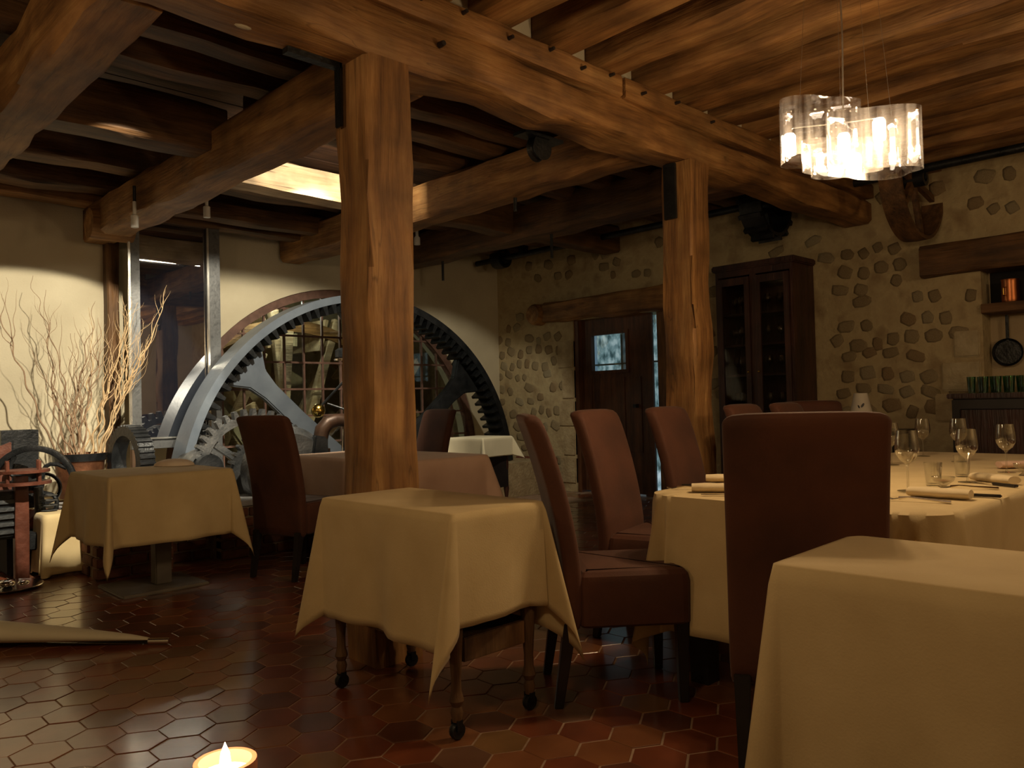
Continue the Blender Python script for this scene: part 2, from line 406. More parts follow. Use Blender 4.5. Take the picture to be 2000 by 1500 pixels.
# ceiling boards and joists
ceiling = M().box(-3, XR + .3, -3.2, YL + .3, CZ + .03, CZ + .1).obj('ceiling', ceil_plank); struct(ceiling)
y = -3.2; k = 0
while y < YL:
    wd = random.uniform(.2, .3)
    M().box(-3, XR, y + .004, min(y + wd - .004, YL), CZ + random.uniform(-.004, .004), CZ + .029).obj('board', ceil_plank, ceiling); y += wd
# joists of the bay above the long table: run along Y, rest on the plate of the main beam
x = -2.2
rj = random.Random(5)
while x < XR - .3:
    o_ = rj.uniform(-.02, .02)
    M().timber(x + o_, x + .215 + o_, -3.1, 3.06, 3.0, CZ - .005, 'y', .016, .25, .02).obj('joist', wood_y, ceiling, smooth=True); x += .437
# joists of the bay before the wheel: run along X over the cross beams
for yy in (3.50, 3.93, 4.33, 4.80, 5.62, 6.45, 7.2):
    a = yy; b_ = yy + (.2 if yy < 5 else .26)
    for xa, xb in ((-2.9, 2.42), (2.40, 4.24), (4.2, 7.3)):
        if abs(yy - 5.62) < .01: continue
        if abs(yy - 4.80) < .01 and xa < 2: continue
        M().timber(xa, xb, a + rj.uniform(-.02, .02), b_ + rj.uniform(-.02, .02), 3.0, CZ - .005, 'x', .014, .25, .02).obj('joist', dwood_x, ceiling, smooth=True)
# trimmer of the hatch: pale joist hung lower, catching the lamp light
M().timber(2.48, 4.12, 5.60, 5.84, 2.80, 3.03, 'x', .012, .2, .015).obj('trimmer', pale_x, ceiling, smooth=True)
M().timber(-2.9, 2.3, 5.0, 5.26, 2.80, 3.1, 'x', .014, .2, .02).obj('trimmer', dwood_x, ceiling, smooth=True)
M().timber(4.3, 7.2, 5.60, 5.84, 2.80, 3.1, 'x', .014, .2, .02).obj('trimmer', dwood_x, ceiling, smooth=True)  # lowered timber added to cut off the spotlight near the corner
for yy in (6.95, 7.32):
    M().timber(2.6, 4.2, yy, yy + .17, 2.84, 3.0, 'x', .01, .2, .015).obj('trimmer', dwood_x, ceiling, smooth=True)
M().timber(-2.9, 2.3, 7.52, 7.74, 2.95, 3.1, 'x', .01, .2, .015).obj('wall_plate', wood_x, ceiling, smooth=True)
# lime infill between the joist feet above the plate
x = -1.985
while x < 6.6:
    M().box(x + .01, x + .215, 2.92, 3.0, 2.98, CZ - .01).obj('lime_infill', plaster, ceiling); x += .437

# cream wheel wall (Y = 7.8) with its arched opening; centre and radius of the arch
WCX, WCZ, WR = 4.9, .44, 2.0
mb = M(); n = 48
mb.box(-3, WCX - WR, YL, YL + .35, 0, CZ + .05); mb.box(WCX + WR, XR, YL, YL + .35, 0, CZ + .05)
for i in range(n):
    a0 = pi - pi * i / n; a1 = pi - pi * (i + 1) / n
    xa, za = WCX + WR * cos(a0), WCZ + WR * sin(a0); xb, zb = WCX + WR * cos(a1), WCZ + WR * sin(a1)
    mb.add([(xa, YL, za), (xb, YL, zb), (xb, YL, CZ + .05), (xa, YL, CZ + .05), (xa, YL + .35, za), (xb, YL + .35, zb), (xb, YL + .35, CZ + .05), (xa, YL + .35, CZ + .05)],
           [(0, 1, 2, 3), (7, 6, 5, 4), (0, 4, 5, 1), (2, 6, 7, 3)])
mb.box(WCX - WR, WCX + WR, YL, YL + .35, 0, WCZ)
wl = mb.obj('wall_left', plaster); struct(wl)
M().timber(2.37, 2.47, 7.66, 7.80, .4, 2.95, 'z', .006, .3, .01).obj('wall_stud', dwood_z, wl, smooth=True)
# rest of the shell, behind and beside the picture
struct(M().box(-3.2, -3, -3.2, YL + .35, 0, CZ + .1).obj('wall_back', plaster))
struct(M().box(-3.2, XR + .35, -3.4, -3.2, 0, CZ + .1).obj('wall_front', plaster))
# stone wall (X = 7.33): door recess Y 5.0-6.5 z<2.1, fireplace recess Y<1.98
mb = M()
def wallx(y0, y1, z0, z1, x=XR, mm=None): (mm or mb).box(x, XR + .35, y0, y1, z0, z1)
wallx(6.46, YL + .35, 0, CZ + .05); wallx(5.0, 6.46, 2.1, CZ + .05); wallx(1.98, 5.0, 0, CZ + .05)
wallx(-3.2, 1.98, 2.12, CZ + .05); wallx(-3.2, -1, 0, 2.12)
wr = mb.obj('wall_right', stone_mortar); struct(wr)
M().box(XR + .22, XR + .34, -1, 1.98, 0, 2.12).obj('fireback', fp_plaster, wr)
# rubble stones set in the wall
smeshes = []
rs = random.Random(11)
for k in range(14):
    nn = rs.choice((8, 9, 10)); pts = []
    for i in range(nn):
        a = 2 * pi * i / nn + rs.uniform(-.2, .2); r_ = rs.uniform(.85, 1.0) / max(abs(cos(a)), abs(sin(a))) ** .6; pts.append((r_ * cos(a), r_ * sin(a)))
    vs = [(.02, x_, y_) for x_, y_ in pts] + [(-.003, x_ * .93, y_ * .93) for x_, y_ in pts] + [(-.009 + rs.uniform(-.003, .003), x_ * .6, y_ * .6) for x_, y_ in pts] + [(-.011, 0, 0)]
    fs = [(i, (i + 1) % nn, nn + (i + 1) % nn, nn + i) for i in range(nn)] + [(nn + i, nn + (i + 1) % nn, 2 * nn + (i + 1) % nn, 2 * nn + i) for i in range(nn)] + [(2 * nn + i, 2 * nn + (i + 1) % nn, 3 * nn) for i in range(nn)]
    me = bpy.data.meshes.new('stone'); me.from_pydata(vs, [], fs); me.materials.append(stones[k % 4])
    bm = bmesh.new(); bm.from_mesh(me); bmesh.ops.recalc_face_normals(bm, faces=bm.faces)
    for f in bm.faces: f.smooth = True
    bm.to_mesh(me); bm.free(); smeshes.append(me)
cnt = 0; placed = []
def blocked(y, z):
    return (y < 2.0 and z < 2.15) or (3.3 < y < 4.35 and z < 2.35) or (4.9 < y < 6.6 and z < 2.5) or (6.6 <= y < 7.25 and 2.0 < z < 2.5) or (1.55 < y < 2.5 and 2.0 < z < 2.45)
rowz = .06
while rowz < 2.95 and cnt < 296:
    hh = rs.uniform(.05, .08); y = .9 + rs.uniform(0, .1)
    while y < YL - .06:
        ww = rs.uniform(.05, .105)
        yc = y + ww
        if not blocked(yc, rowz) and not blocked(yc + ww, rowz) and not blocked(yc - ww, rowz) and rs.random() < (.8 if rowz < 2.3 else .3) and not (rowz < .85 and y < 6.5) and cnt < 296:
            link_copy('stone', smeshes[rs.randrange(14)], wr, (XR + .001, yc, rowz + rs.uniform(-.035, .035)), (rs.uniform(-.5, .5), 0, 0), (.45, ww * .98, hh * .95)); cnt += 1
        y += 2 * ww + .02
    rowz += 2 * hh + .02
# cut stone quoins at the fireplace cheek
for z0, z1, y0, y1 in ((1.12, 1.36, 2.0, 2.3), (.86, 1.1, 2.02, 2.36), (1.4, 1.62, 2.0, 2.2)):
    M().box(XR - .02, XR + .1, y0, y1, z0, z1).obj('quoin', stones[2 if z0 > 1 else 0], wr, bevel=.012)
for z0, z1 in ((.1, .42), (.44, .78), (.8, 1.12), (1.14, 1.5), (1.52, 1.86)):
    M().box(XR - .015, XR + .1, 6.46, 6.66 + (.06 if z0 in (.1, .8, 1.52) else 0), z0, z1).obj('quoin', stones[0], wr, bevel=.012)

# plank door with a small square window, its jambs, and the narrow window slit beside it
door = M().box(XR + .10, XR + .15, 5.50, 6.40, .02, 2.10).obj('door_1', door_wood); struct(door)
me_ = door.data
bpy.data.objects.remove(door)
mb = M(); dy0, dy1, dz0, dz1 = 5.73, 6.25, 1.47, 1.90
mb.box(XR + .10, XR + .15, 5.50, dy0, .02, 2.10); mb.box(XR + .10, XR + .15, dy1, 6.40, .02, 2.10)
mb.box(XR + .10, XR + .15, dy0, dy1, .02, dz0); mb.box(XR + .10, XR + .15, dy0, dy1, dz1, 2.10)
door = mb.obj('door_1', door_wood); struct(door)
for a, b_, c, d in ((dy0 - .04, dy0, dz0 - .04, dz1 + .04), (dy1, dy1 + .04, dz0 - .04, dz1 + .04), (dy0, dy1, dz0 - .04, dz0), (dy0, dy1, dz1, dz1 + .04)):
    M().box(XR + .085, XR + .10, a, b_, c, d).obj('bead', door_wood, door)
M().box(XR + .12, XR + .126, dy0, dy1, dz0, dz1).obj('pane', pane_glass, door)
for y0, y1 in ((5.52, 5.72), (5.76, 6.2), (6.26, 6.38)):
    M().box(XR + .09, XR + .10, y0, y1, .5, 1.38).obj('panel', door_wood, door, bevel=.004)
M().box(XR + .03, XR + .10, 5.56, 5.60, 1.02, 1.06).obj('handle', iron_black, door)
tr = M().box(XR + .02, XR + .2, 6.40, 6.46, 0, 2.1).obj('trim_1', door_wood); struct(tr)
tr = M().box(XR + .10, XR + .13, 5.36, 5.50, 0, 2.1).obj('trim_2', door_wood); struct(tr)
tr = M().box(XR + .10, XR + .13, 5.0, 5.29, 0, 2.1).obj('trim_3', dwood_z); struct(tr)
win = M().box(XR + .12, XR + .125, 5.29, 5.36, .3, 2.1).obj('window_2', pane_glass); struct(win)
# glimpse of the lit yard beyond door pane and slit: a pale glazed partition with mullions
yard = thing('yard_screen', 'pale bluish lit glazed screen seen through the door pane', 'screen', (XR + .5, 5.75, 0))
M().box(0, .03, -.75, .75, 0, 2.3).obj('glowing_sheet', sky_m, yard)
for yy in (-.5, -.12, .08, .3): M().box(-.05, 0, yy, yy + .035, .2, 2.3).obj('mullion', iron_black if yy == .08 else slab_m, yard)
M().box(-.05, 0, -.75, .75, 1.55, 1.57).obj('rail', slab_m, yard)
M().add([(-.07, .1, 1.2), (-.07, .26, 1.2), (-.07, .21, 1.98), (-.04, .1, 1.2), (-.04, .26, 1.2), (-.04, .21, 1.98)], [(0, 1, 2), (3, 5, 4), (0, 3, 4, 1), (1, 4, 5, 2), (2, 5, 3, 0)]).obj('dark_curtain', iron_black, yard)

# lintels
t = thing('timber_lintel', 'rough oak lintel spanning over the plank door', 'beam', (XR, 5.9, 2.1))
M().timber(-.10, .28, -.92, .98, .0, .26, 'y', .02, .15, .03).obj('lintel_timber', wood_y, t, smooth=True)
t.name = 'timber_lintel'
t = thing('round_log_end', 'rounded log end jutting from the stone wall beside the door lintel', 'beam', (XR, 7.0, 2.22))
M().lathe([(0, -.16), (.11, -.16), (.135, -.12), (.14, .1), (0, .1)], 16, 'x').obj('log', wood_x, t, smooth=True)
t = thing('fireplace_lintel', 'heavy dark oak mantel beam over the fireplace opening', 'beam', (XR, 1.0, 2.1))
M().timber(-.12, .3, -2.0, 1.41, 0, .265, 'y', .012, .2, .02).obj('mantel_timber', dwood_y, t, smooth=True)

# ------------------------------------------------------------ big timbers
t = thing('timber_post', 'thick oak post standing right behind the draped trolley', 'post', (2.05, 2.97, 0))
M().timber(-.12, .12, -.12, .12, 0, 2.65, 'z', .016, .16, .014, 3.1).obj('shaft', wood_z, t, smooth=True)
M().box(-.15, -.135, .04, .085, 2.36, 2.66).obj('iron_strap', iron_black, t, bevel=.003)
M().box(-.40, -.135, .04, .085, 2.62, 2.645).obj('iron_strap', iron_black, t)
t = thing('timber_post', 'oak post between the plank door and the tall glazed cabinet', 'post', (4.455, 2.92, 0))
M().timber(-.115, .115, -.115, .115, 0, 2.65, 'z', .02, .16, .016, 9.7).obj('shaft', wood_z, t, smooth=True)
M().box(-.14, -.116, -.02, .07, 2.28, 2.64).obj('iron_strap', iron_black, t, bevel=.003)
t = thing('main_beam', 'massive oak main beam resting on both oak posts', 'beam', (0, 2.96, 2.65))
M().timber(-2.9, 7.3, -.14, .14, 0, .215, 'x', .022, .2, .035, 2.2).obj('girder', wood_x, t, smooth=True)
for xa, xb, q in ((-2.9, 1.2, 1), (1.22, 3.66, 2), (3.70, 7.3, 3)):
    M().timber(xa, xb, -.16, .1, .222, .345, 'x', .008, .25, .012, q).obj('plate_rail', wood_x, t, smooth=True)
pm = M().lathe([(0, -.035), (.009, -.035), (.011, 0), (0, 0)], 8, 'y').obj('peg', black_wood, t, loc=(2.2, -.158, .30)).data
for i, xx in enumerate((1.45, 1.7, 1.95, 2.45, 2.75, 3.05, 3.3, 3.55, 3.85, 4.2, 4.6)):
    link_copy('peg', pm, t, (xx, -.158, .285 + .03 * (i % 2)))
link_copy('peg', pm, t, (2.32, -.138, .13), scale=(1.4, 1, 1.4))
M().ball((0, 0, 0), .03, 9, 6, .35).obj('plaster_chip', plaster, t, loc=(1.44, .02, .002)).scale = (1.5, .8, 1)
# pale chip in the main beam underside
for nm, lab, xa, xb, za in (('cross_beam', 'broad oak cross beam nearest the upper corner of the room, over the floor', .92, 1.19, 2.66),
                            ('cross_beam', 'oak cross beam ending in a rounded corbel above the tall dark glass panel', 2.19, 2.46, 2.645),
                            ('cross_beam', 'oak cross beam just behind the second post, past the lit hatch', 4.12, 4.38, 2.68),
                            ('cross_beam', 'dark oak cross beam running towards the stone wall corner', 5.5, 5.80, 2.74)):
    t = thing(nm, lab, 'beam', ((xa + xb) / 2, 5.4, za))
    hw = (xb - xa) / 2
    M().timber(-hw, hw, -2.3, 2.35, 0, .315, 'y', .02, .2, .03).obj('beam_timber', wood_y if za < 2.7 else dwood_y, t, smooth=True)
    if xa > 2 and xa < 3:
        M().lathe([(0, -.19), (.13, -.19), (.135, -.1), (.135, .16), (0, .16)], 16, 'x', (0, 1.98, .1)).obj('corbel', wood_x, t, smooth=True)
t = thing('timber_bracket', 'short rounded timber corbel on the cream wall below the joists', 'beam', (4.25, 7.4, 2.72))
M().timber(-.12, .12, -.35, .39, 0, .27, 'y', .012, .12, .04).obj('corbel', dwood_y, t, smooth=True)
# ------------------------------------------------------------ window, wheel, chamber
win = M().lathe([(WR, YL + .02), (WR, YL + .12), (WR - .09, YL + .12), (WR - .09, YL + .02)], 48, 'y', (WCX, 0, WCZ), 0, pi).obj('window_1', muntin_m, smooth=True); struct(win)
M().box(WCX - WR, WCX + WR, YL - .03, YL + .14, WCZ - .04, WCZ + .0).obj('window_sill', muntin_m, win)
PXW, PZW = .232, .292; RI = WR - .085
nx = 9
for i in range(-nx + 1, nx):
    x = i * PXW
    if abs(x) < RI: M().box(WCX + x - .010, WCX + x + .010, YL + .05, YL + .08, WCZ, WCZ + sqrt(RI * RI - x * x)).obj('muntin', muntin_m, win)
for k in range(1, 7):
    z = k * PZW
    if z < RI:
        hw = sqrt(RI * RI - z * z); M().box(WCX - hw, WCX + hw, YL + .045, YL + .075, WCZ + z - .010, WCZ + z + .010).obj('muntin', muntin_m, win)
for i in range(-nx, nx):
    for k in range(0, 7):
        x0, x1 = i * PXW + .012, (i + 1) * PXW - .012; z0, z1 = k * PZW + .012, (k + 1) * PZW - .012
        def top(x): return sqrt(max(RI * RI - x * x, 0))
        ta, tb = top(x0), top(x1)
        if max(ta, tb) < z0 + .03: continue
        if abs(x0) > RI or abs(x1) > RI: continue
        za, zb = min(z1, max(ta, z0 + .01)), min(z1, max(tb, z0 + .01))
        M().prism([(WCX + x0, WCZ + z0), (WCX + x1, WCZ + z0), (WCX + x1, WCZ + zb), (WCX + x0, WCZ + za)], 'y', YL + .058, YL + .062).obj('pane', pane_glass, win)
# the old water wheel chamber behind the window
ch = M().box(2.4, 7.6, 9.9, 10, 0, 3).box(2.3, 2.4, YL + .35, 10, 0, 3).box(7.6, 7.7, YL + .35, 10, 0, 3).box(2.3, 7.7, YL + .35, 10, 2.9, 3).obj('wall_chamber', stones[1]); struct(ch)
t = thing('water_wheel', 'pale weathered timber water wheel behind the arched window', 'water wheel', (4.7, 9.0, .3))
for k in range(14):
    a = radians(8 + k * 12.6); rm = M()
    rm.timber(.15, 2.0, -.05, .05, -.05, .05, 'x', .01, .25, .008)
    mt = Matrix.Rotation(-a, 4, 'Y'); rm.xf(mt).shift(0, -.35 if k % 2 else .25, 0)
    rm.obj('wheel_arm', pale_x if k % 3 else dwood_x, t, smooth=True)
    pd = M().box(1.55, 1.95, -.4, .35, -.02, .02).xf(Matrix.Rotation(-a - .08, 4, 'Y')); pd.obj('paddle', pale_x if k % 2 else stones[1], t)
for yy in (-.42, .38):
    M().lathe([(1.72, yy), (1.72, yy + .05), (1.86, yy + .05), (1.86, yy)], 32, 'y', (0, 0, 0), 0, pi).obj('wheel_rim', wood_x, t, smooth=True)
t = thing('leaning_timber', 'pale grey planks leaning on each other behind the window panes', 'planks', (3.9, 8.35, .4))
for (x0, z0, x1, z1, wd) in ((-.3, .0, .35, 1.35, .10), (.25, .1, -.5, 1.2, .07), (.5, .0, .62, 1.6, .12), (-.75, .3, .2, .75, .09), (1.6, 0, 2.5, 1.3, .08), (2.2, 0, 2.0, 1.2, .1), (1.4, .2, 1.75, 1.5, .09)):
    v0 = Vector((x0, 0, z0)); v1 = Vector((x1, 0, z1)); L = (v1 - v0).length
    p = M().box(0, L, -.03, .03, -wd / 2, wd / 2).xf(Matrix.Translation(v0) @ Matrix.Rotation(-atan2(z1 - z0, x1 - x0), 4, 'Y'))
    p.shift(0, random.uniform(-.08, .1), 0).obj('plank', random.choice((pale_x, stones[2], pale_x)), t)

# great gear wheel in its pit
GX, GZ, GR = 4.75, .25, 2.03
t = thing('gear_wheel', 'huge blue grey iron gear wheel with inward teeth before the arched window', 'gear wheel', (GX, 7.14, GZ))
A0, A1 = radians(4.5), radians(175.5)
AM = radians(74)  # rim below this angle is coloured black, standing in for shade
M().lathe([(GR, -.14), (GR, .14), (GR - .075, .14), (GR - .075, -.14)], 64, 'y', (0, 0, 0), AM, A1).obj('rim', iron_blue, t, smooth=True)
tag(M().lathe([(GR, -.14), (GR, .14), (GR - .075, .14), (GR - .075, -.14)], 44, 'y', (0, 0, 0), A0, AM - .002).obj('rim', iron_black, t, smooth=True), 'half of the rim coloured black in place of shade')
ti = M().prism([(-.028, 0), (.028, 0), (.015, -.095), (-.015, -.095)], 'y', -.135, .13)
tm = ti.obj('tooth', iron_black, t).data
pitch = radians(3.05); a = A0 + .02; first = True
while a < A1 - .01:
    r_ = GR - .073; loc = (r_ * cos(a), 0, r_ * sin(a))
    if first: o = [c for c in t.children if c.name.startswith('tooth')][0]; o.location = loc; o.rotation_euler = (0, pi / 2 - a, 0); first = False
    else: link_copy('tooth', tm, t, loc, (0, pi / 2 - a, 0))
    a += pitch
for deg in (137, 92, 40):
    # spoke flaring into the rim
    poly = []
    L = GR - .16
    for s_, pts in ((1, [(.16, .16), (.5, .12), (1.1, .09), (1.5, .09), (1.68, .12), (L, .26)]),):
        poly = [(r_, w_) for r_, w_ in pts] + [(r_, -w_) for r_, w_ in reversed(pts)]
    M().prism(poly, 'y', -.04, .05).xf(Matrix.Rotation(-radians(deg), 4, 'Y')).obj('spoke', iron_blue if deg > 60 else iron_black, t, bevel=.012)  # lowest spoke is black too, its shade put into the material
M().lathe([(.0, -.2), (.2, -.2), (.26, -.1), (.26, .12), (0, .12)], 24, 'y', (0, 0, 0), radians(-20), radians(200)).obj('hub', iron_black, t, smooth=True)

# brick plinth and pit platform
t = thing('brick_plinth', 'low brick plinth carrying the mill machinery beside the pedestal table', 'plinth', (1.68, 5.72, 0))
core = M().box(.02, .5, .02, 1.2, 0, .38).box(.5, .85, .22, 1.2, 0, .38).box(.85, 2.6, .02, 1.2, 0, .38); core.obj('mortar_core', mortar_m, t)
rb = random.Random(2)
bmesh_cache = {}
def brick(L, W_, mi):
    key = (round(L, 3), round(W_, 3), mi)
    if key not in bmesh_cache:
        o = M().box(0, L, 0, W_, 0, .062).obj('brick', brick_ms[mi], None, bevel=.005); bmesh_cache[key] = o.data; bpy.data.objects.remove(o)
    return bmesh_cache[key]
for c in range(5):
    z = .006 + c * .0755
    for xa, xb, yf in ((0, .5, 0), (.5, .85, .2), (.85, 2.6, 0)):
        x = xa - (.11 if c % 2 else 0)
        while x < xb - .02:
            L = .21; x0 = max(x, xa); x1 = min(x + L, xb)
            if x1 - x0 > .03:
                link_copy('brick', brick(x1 - x0, .1, rb.randrange(3)), t, (x0, yf + rb.uniform(-.004, .004), z))
            x += L + .012
    y = .115 + (.0 if c % 2 else .1)
    while y < 1.1:
        link_copy('brick', brick(.1, min(.21, 1.2 - y), rb.randrange(3)), t, (rb.uniform(-.004, .004), y, z)); y += .222
M().box(-.01, 2.62, -.01, 1.2, .385, .425).obj('top_slab', slab_m, t, bevel=.006)
t = thing('pit_platform', 'dark stone kerb around the great gear wheel pit', 'platform', (4.3, 6.72, 0))
M().box(0, 2.85, .0, .28, 0, .40).box(-2.62, 2.85, .58, 1.07, 0, .40).box(-2.62, 0, .21, .26, .0, .40).obj('kerb', stones[1], t)
M().box(2.55, 2.85, .28, .58, 0, .40).obj('kerb_end', stones[1], t)

# tall dark glass panel in a flecked steel frame, hung before the wall
t = thing('glass_panel', 'tall dark reflecting glass panel in a flecked steel frame', 'panel', (2.8, 7.36, 0))
x0, x1, z0, z1 = -.34, .48, .78, 2.90
M().box(x0, x0 + .085, 0, .06, z0, z1).obj('frame_stile', steel_frame, t, bevel=.003)
M().box(x1 - .105, x1, 0, .06, .40, z1).obj('frame_stile', steel_frame, t, bevel=.003)
M().box(x0 + .086, x1 - .106, 0, .06, z0, z0 + .085).obj('frame_rail', steel_frame, t, bevel=.003)
M().box(x0 + .086, x1 - .106, 0, .06, z1 - .06, z1).obj('frame_rail', iron_black, t, bevel=.003)
M().box(x0 + .086, x1 - .106, .02, .032, z0 + .086, z1 - .061).obj('glass_sheet', dark_glass, t)
for xx in (x0 - .022, x1 - .135): M().box(xx, xx + .02, -.022, -.002, z0 + .07, z1).obj('edge_strip', bright_steel, t)
M().box(x0, x1 - .12, -.022, -.002, z1 - .02, z1).obj('edge_strip', bright_steel, t)
M().box(x0, x1 - .1, -.022, -.002, z0 + .086, z0 + .1).obj('edge_strip', bright_steel, t)
M().box(x0, x0 + .08, 0, .06, .40, z0 - .002).obj('foot_stile', dwood_z, t)
for lab, xx, zt in (('white cylindrical clamp hanging at the corner of the dark glass panel below the corbel', 2.163, 2.69), ('white cylindrical clamp hanging over the dark glass panel near the lit hatch', 2.80, 2.89)):
    h = thing('hanging_clamp', lab, 'clamp', (xx, 6.35 if xx < 2.5 else 6.52, zt - .16))
    M().lathe([(0, 0), (.028, 0), (.028, .09), (.014, .10), (.014, .20), (0, .20)], 12).obj('clamp_body', white_pl, h, smooth=True)
    M().tube([(0, 0, .2), (0, 0, .32)], .012).obj('rod', iron_black, h)
h = thing('hanging_clamp', 'white bottle shaped lamp holder hanging beside the nearest oak post', 'lamp', (4.99, 6.5, 2.762))
M().lathe([(0, 0), (.032, 0), (.032, .07), (.016, .09), (.014, .16), (0, .16)], 12).obj('lamp_body', white_pl, h, smooth=True)
M().tube([(0, 0, .16), (0, 0, .26)], .007).obj('rod', iron_black, h)
h.name = 'hanging_lamp_holder'

# lying machinery on the plinth: two toothed ring gears and a spur gear
def gear(name, lab, loc, R, rin, wd, nt_, th, mat, rz, tilt=0, spokes=0, depth=.03, mat2=None, kind='gear wheel'):
    g = thing(name, lab, kind, loc); g.rotation_euler = (tilt, 0, rz)
    M().lathe([(R, -wd / 2), (R, wd / 2), (rin, wd / 2), (rin, -wd / 2)], 40, 'y').obj('rim', mat, g, smooth=True)
    tm_ = None
    for k in range(nt_):
        a = 2 * pi * k / nt_; r_ = R - .002
        if tm_ is None:
            o = M().prism([(-th / 2, 0), (th / 2, 0), (th * .3, depth), (-th * .3, depth)], 'y', -wd / 2, wd / 2).obj('tooth', mat, g, loc=(r_ * cos(a), 0, r_ * sin(a))); tm_ = o.data; o.rotation_euler = (0, pi / 2 - a, 0)
        else: link_copy('tooth', tm_, g, (r_ * cos(a), 0, r_ * sin(a)), (0, pi / 2 - a, 0))
    if spokes:
        for k in range(spokes):
            a = 2 * pi * k / spokes + .4
            M().box(.05, rin + .01, -.018, .018, -.03, .03).xf(Matrix.Rotation(-a, 4, 'Y')).obj('spoke', mat2 or mat, g, bevel=.006)
        M().lathe([(.02, -wd * .7), (.08, -wd * .7), (.08, wd * .7), (.02, wd * .7)], 18, 'y').obj('hub', mat2 or mat, g, smooth=True)
    return g
# nearly upright ring gear with outward ribs next to the copper tub
gear('ring_gear', 'black ring gear with ribbed rim standing beside the copper tub', (2.24, 6.74, .71), .29, .215, .12, 40, .024, iron_black, radians(-84), 0, 0, .014)
gear('spur_gear', 'dark spur gear with long teeth meshing by the great wheel', (3.13, 6.42, .58), .48, .42, .07, 40, .045, iron_grey, radians(-4), 0, 6, .06)
gear('bevel_gear', 'greyish smaller gear mounted in front of the long toothed gear', (3.22, 6.22, .55), .38, .30, .06, 36, .035, iron_grey, radians(-2), 0, 5, .04)
t = thing('iron_drum', 'worn round iron casing bulging behind the lone velvet chair', 'drum', (3.2, 6.0, .425))
M().lathe([(0, -.12), (.30, -.12), (.36, -.06), (.36, .06), (.30, .12), (0, .12)], 32, 'y', (0, 0, .18), radians(-28), radians(208)).obj('casing', iron_grey, t, smooth=True)
t = thing('axle_block', 'black iron bearing block with shaft end under the glass panel', 'bearing', (2.72, 6.5, .425))
M().box(-.16, .16, -.12, .12, 0, .2).obj('block', iron_black, t, bevel=.02)
M().lathe([(0, -.16), (.11, -.16), (.11, .3), (0, .3)], 20, 'y', (0, 0, .22)).obj('shaft', iron_black, t, smooth=True)
M().lathe([(.12, -.08), (.15, -.08), (.15, .08), (.12, .08)], 20, 'y', (0, 0, .22)).obj('collar', iron_grey, t, smooth=True)
for yy in (-.14, .14): M().lathe([(0, 0), (.02, 0), (.02, .05), (0, .05)], 6, 'z', (-.1, yy * .5, .2)).obj('bolt', iron_grey, t)

# governor with brass ball, bent pipe and column on the platform behind the pale table
t = thing('speed_governor', 'black fly-ball governor with a brass ball beside the nearest post', 'governor', (3.78, 5.98, .425))
M().lathe([(0, 0), (.20, 0), (.20, .03), (.17, .06), (.13, .10), (.07, .14), (.045, .22), (.04, .5), (0, .5)], 24).obj('pedestal', iron_black, t, smooth=True)
M().tube([(0, 0, .5), (0, 0, 1.3)], .012).obj('spindle', iron_black, t)
M().lathe([(0, 1.12), (.09, 1.12), (.09, 1.18), (.06, 1.2), (0, 1.2)], 20).obj('crosshead', iron_black, t, smooth=True)
M().lathe([(0, 1.09), (.10, 1.09), (.10, 1.105), (0, 1.105)], 20).obj('crosshead_lip', silver, t, smooth=True)
M().lathe([(0, .5), (.03, .5), (.035, .56), (.02, .6), (0, .6)], 12).obj('collar', brass, t, smooth=True)
dv = Vector((-.74, .70, 0)).normalized()
for s_ in (1, -1):
    e_ = dv * s_ * .22
    M().tube([(0, 0, .93), (e_.x, e_.y, .70)], .011).obj('arm', iron_black, t)
    M().tube([(e_.x * .75, e_.y * .75, .72), (0, 0, .66)], .009).obj('link_rod', iron_black, t)
    M().ball((e_.x * 1.12, e_.y * 1.12, .66), .062, 20, 14).obj('ball', brass, t, smooth=True, angle=80)
for xx in (-.06, .05): M().tube([(xx, 0, .16), (xx * .6, 0, .58)], .009).obj('stay', bright_steel, t)
t = thing('bent_pipe', 'thick brown bent pipe running into the black pump body', 'pipe', (3.52, 5.95, .425))
pts = []
for k in range(9):
    a = pi * .5 * k / 8; pts.append((-.02 + .0, 0, .0))
pts = [(-.02, .0, .32), (-.02, 0, .42), (0, 0, .50), (.05, -.01, .555), (.12, -.02, .575), (.2, -.04, .57), (.34, -.07, .52), (.5, -.1, .45)]
M().tube(pts, [.06, .062, .064, .062, .058, .052, .05, .05], 14).obj('pipe_bend', brown_pipe, t, smooth=True, angle=60)
M().lathe([(.055, 0), (.08, 0), (.08, .03), (.055, .03)], 14, 'z', (-.02, 0, .31)).obj('flange', brown_pipe, t, smooth=True)
t = thing('pump_body', 'black cast pump casing with bright coil springs beside the velvet chair', 'pump', (3.42, 5.98, .425))
M().prism([(-.14, 0), (.17, 0), (.12, .2), (.10, .44), (-.02, .46), (-.06, .2)], 'y', -.12, .12).obj('casing', iron_black, t, bevel=.015)
for k in range(5):
    M().tube([(-.13 + k * .012, -.135, .08 + k * .05), (-.05 + k * .012, -.135, .035 + k * .05)], .012).obj('coil', bright_steel, t, smooth=True)
M().tube([(-.1, -.16, .0), (.16, -.17, .1)], .008).obj('lever', silver, t)
t = thing('potted_plant', 'tiny green potted plant on the rose cloth table by the post', 'plant', (3.5, 5.35, .752))
M().lathe([(0, 0), (.028, 0), (.038, .06), (.032, .06), (.028, .01), (0, .01)], 16).obj('pot', pot_m, t, smooth=True)
lf = M(); rl = random.Random(4)
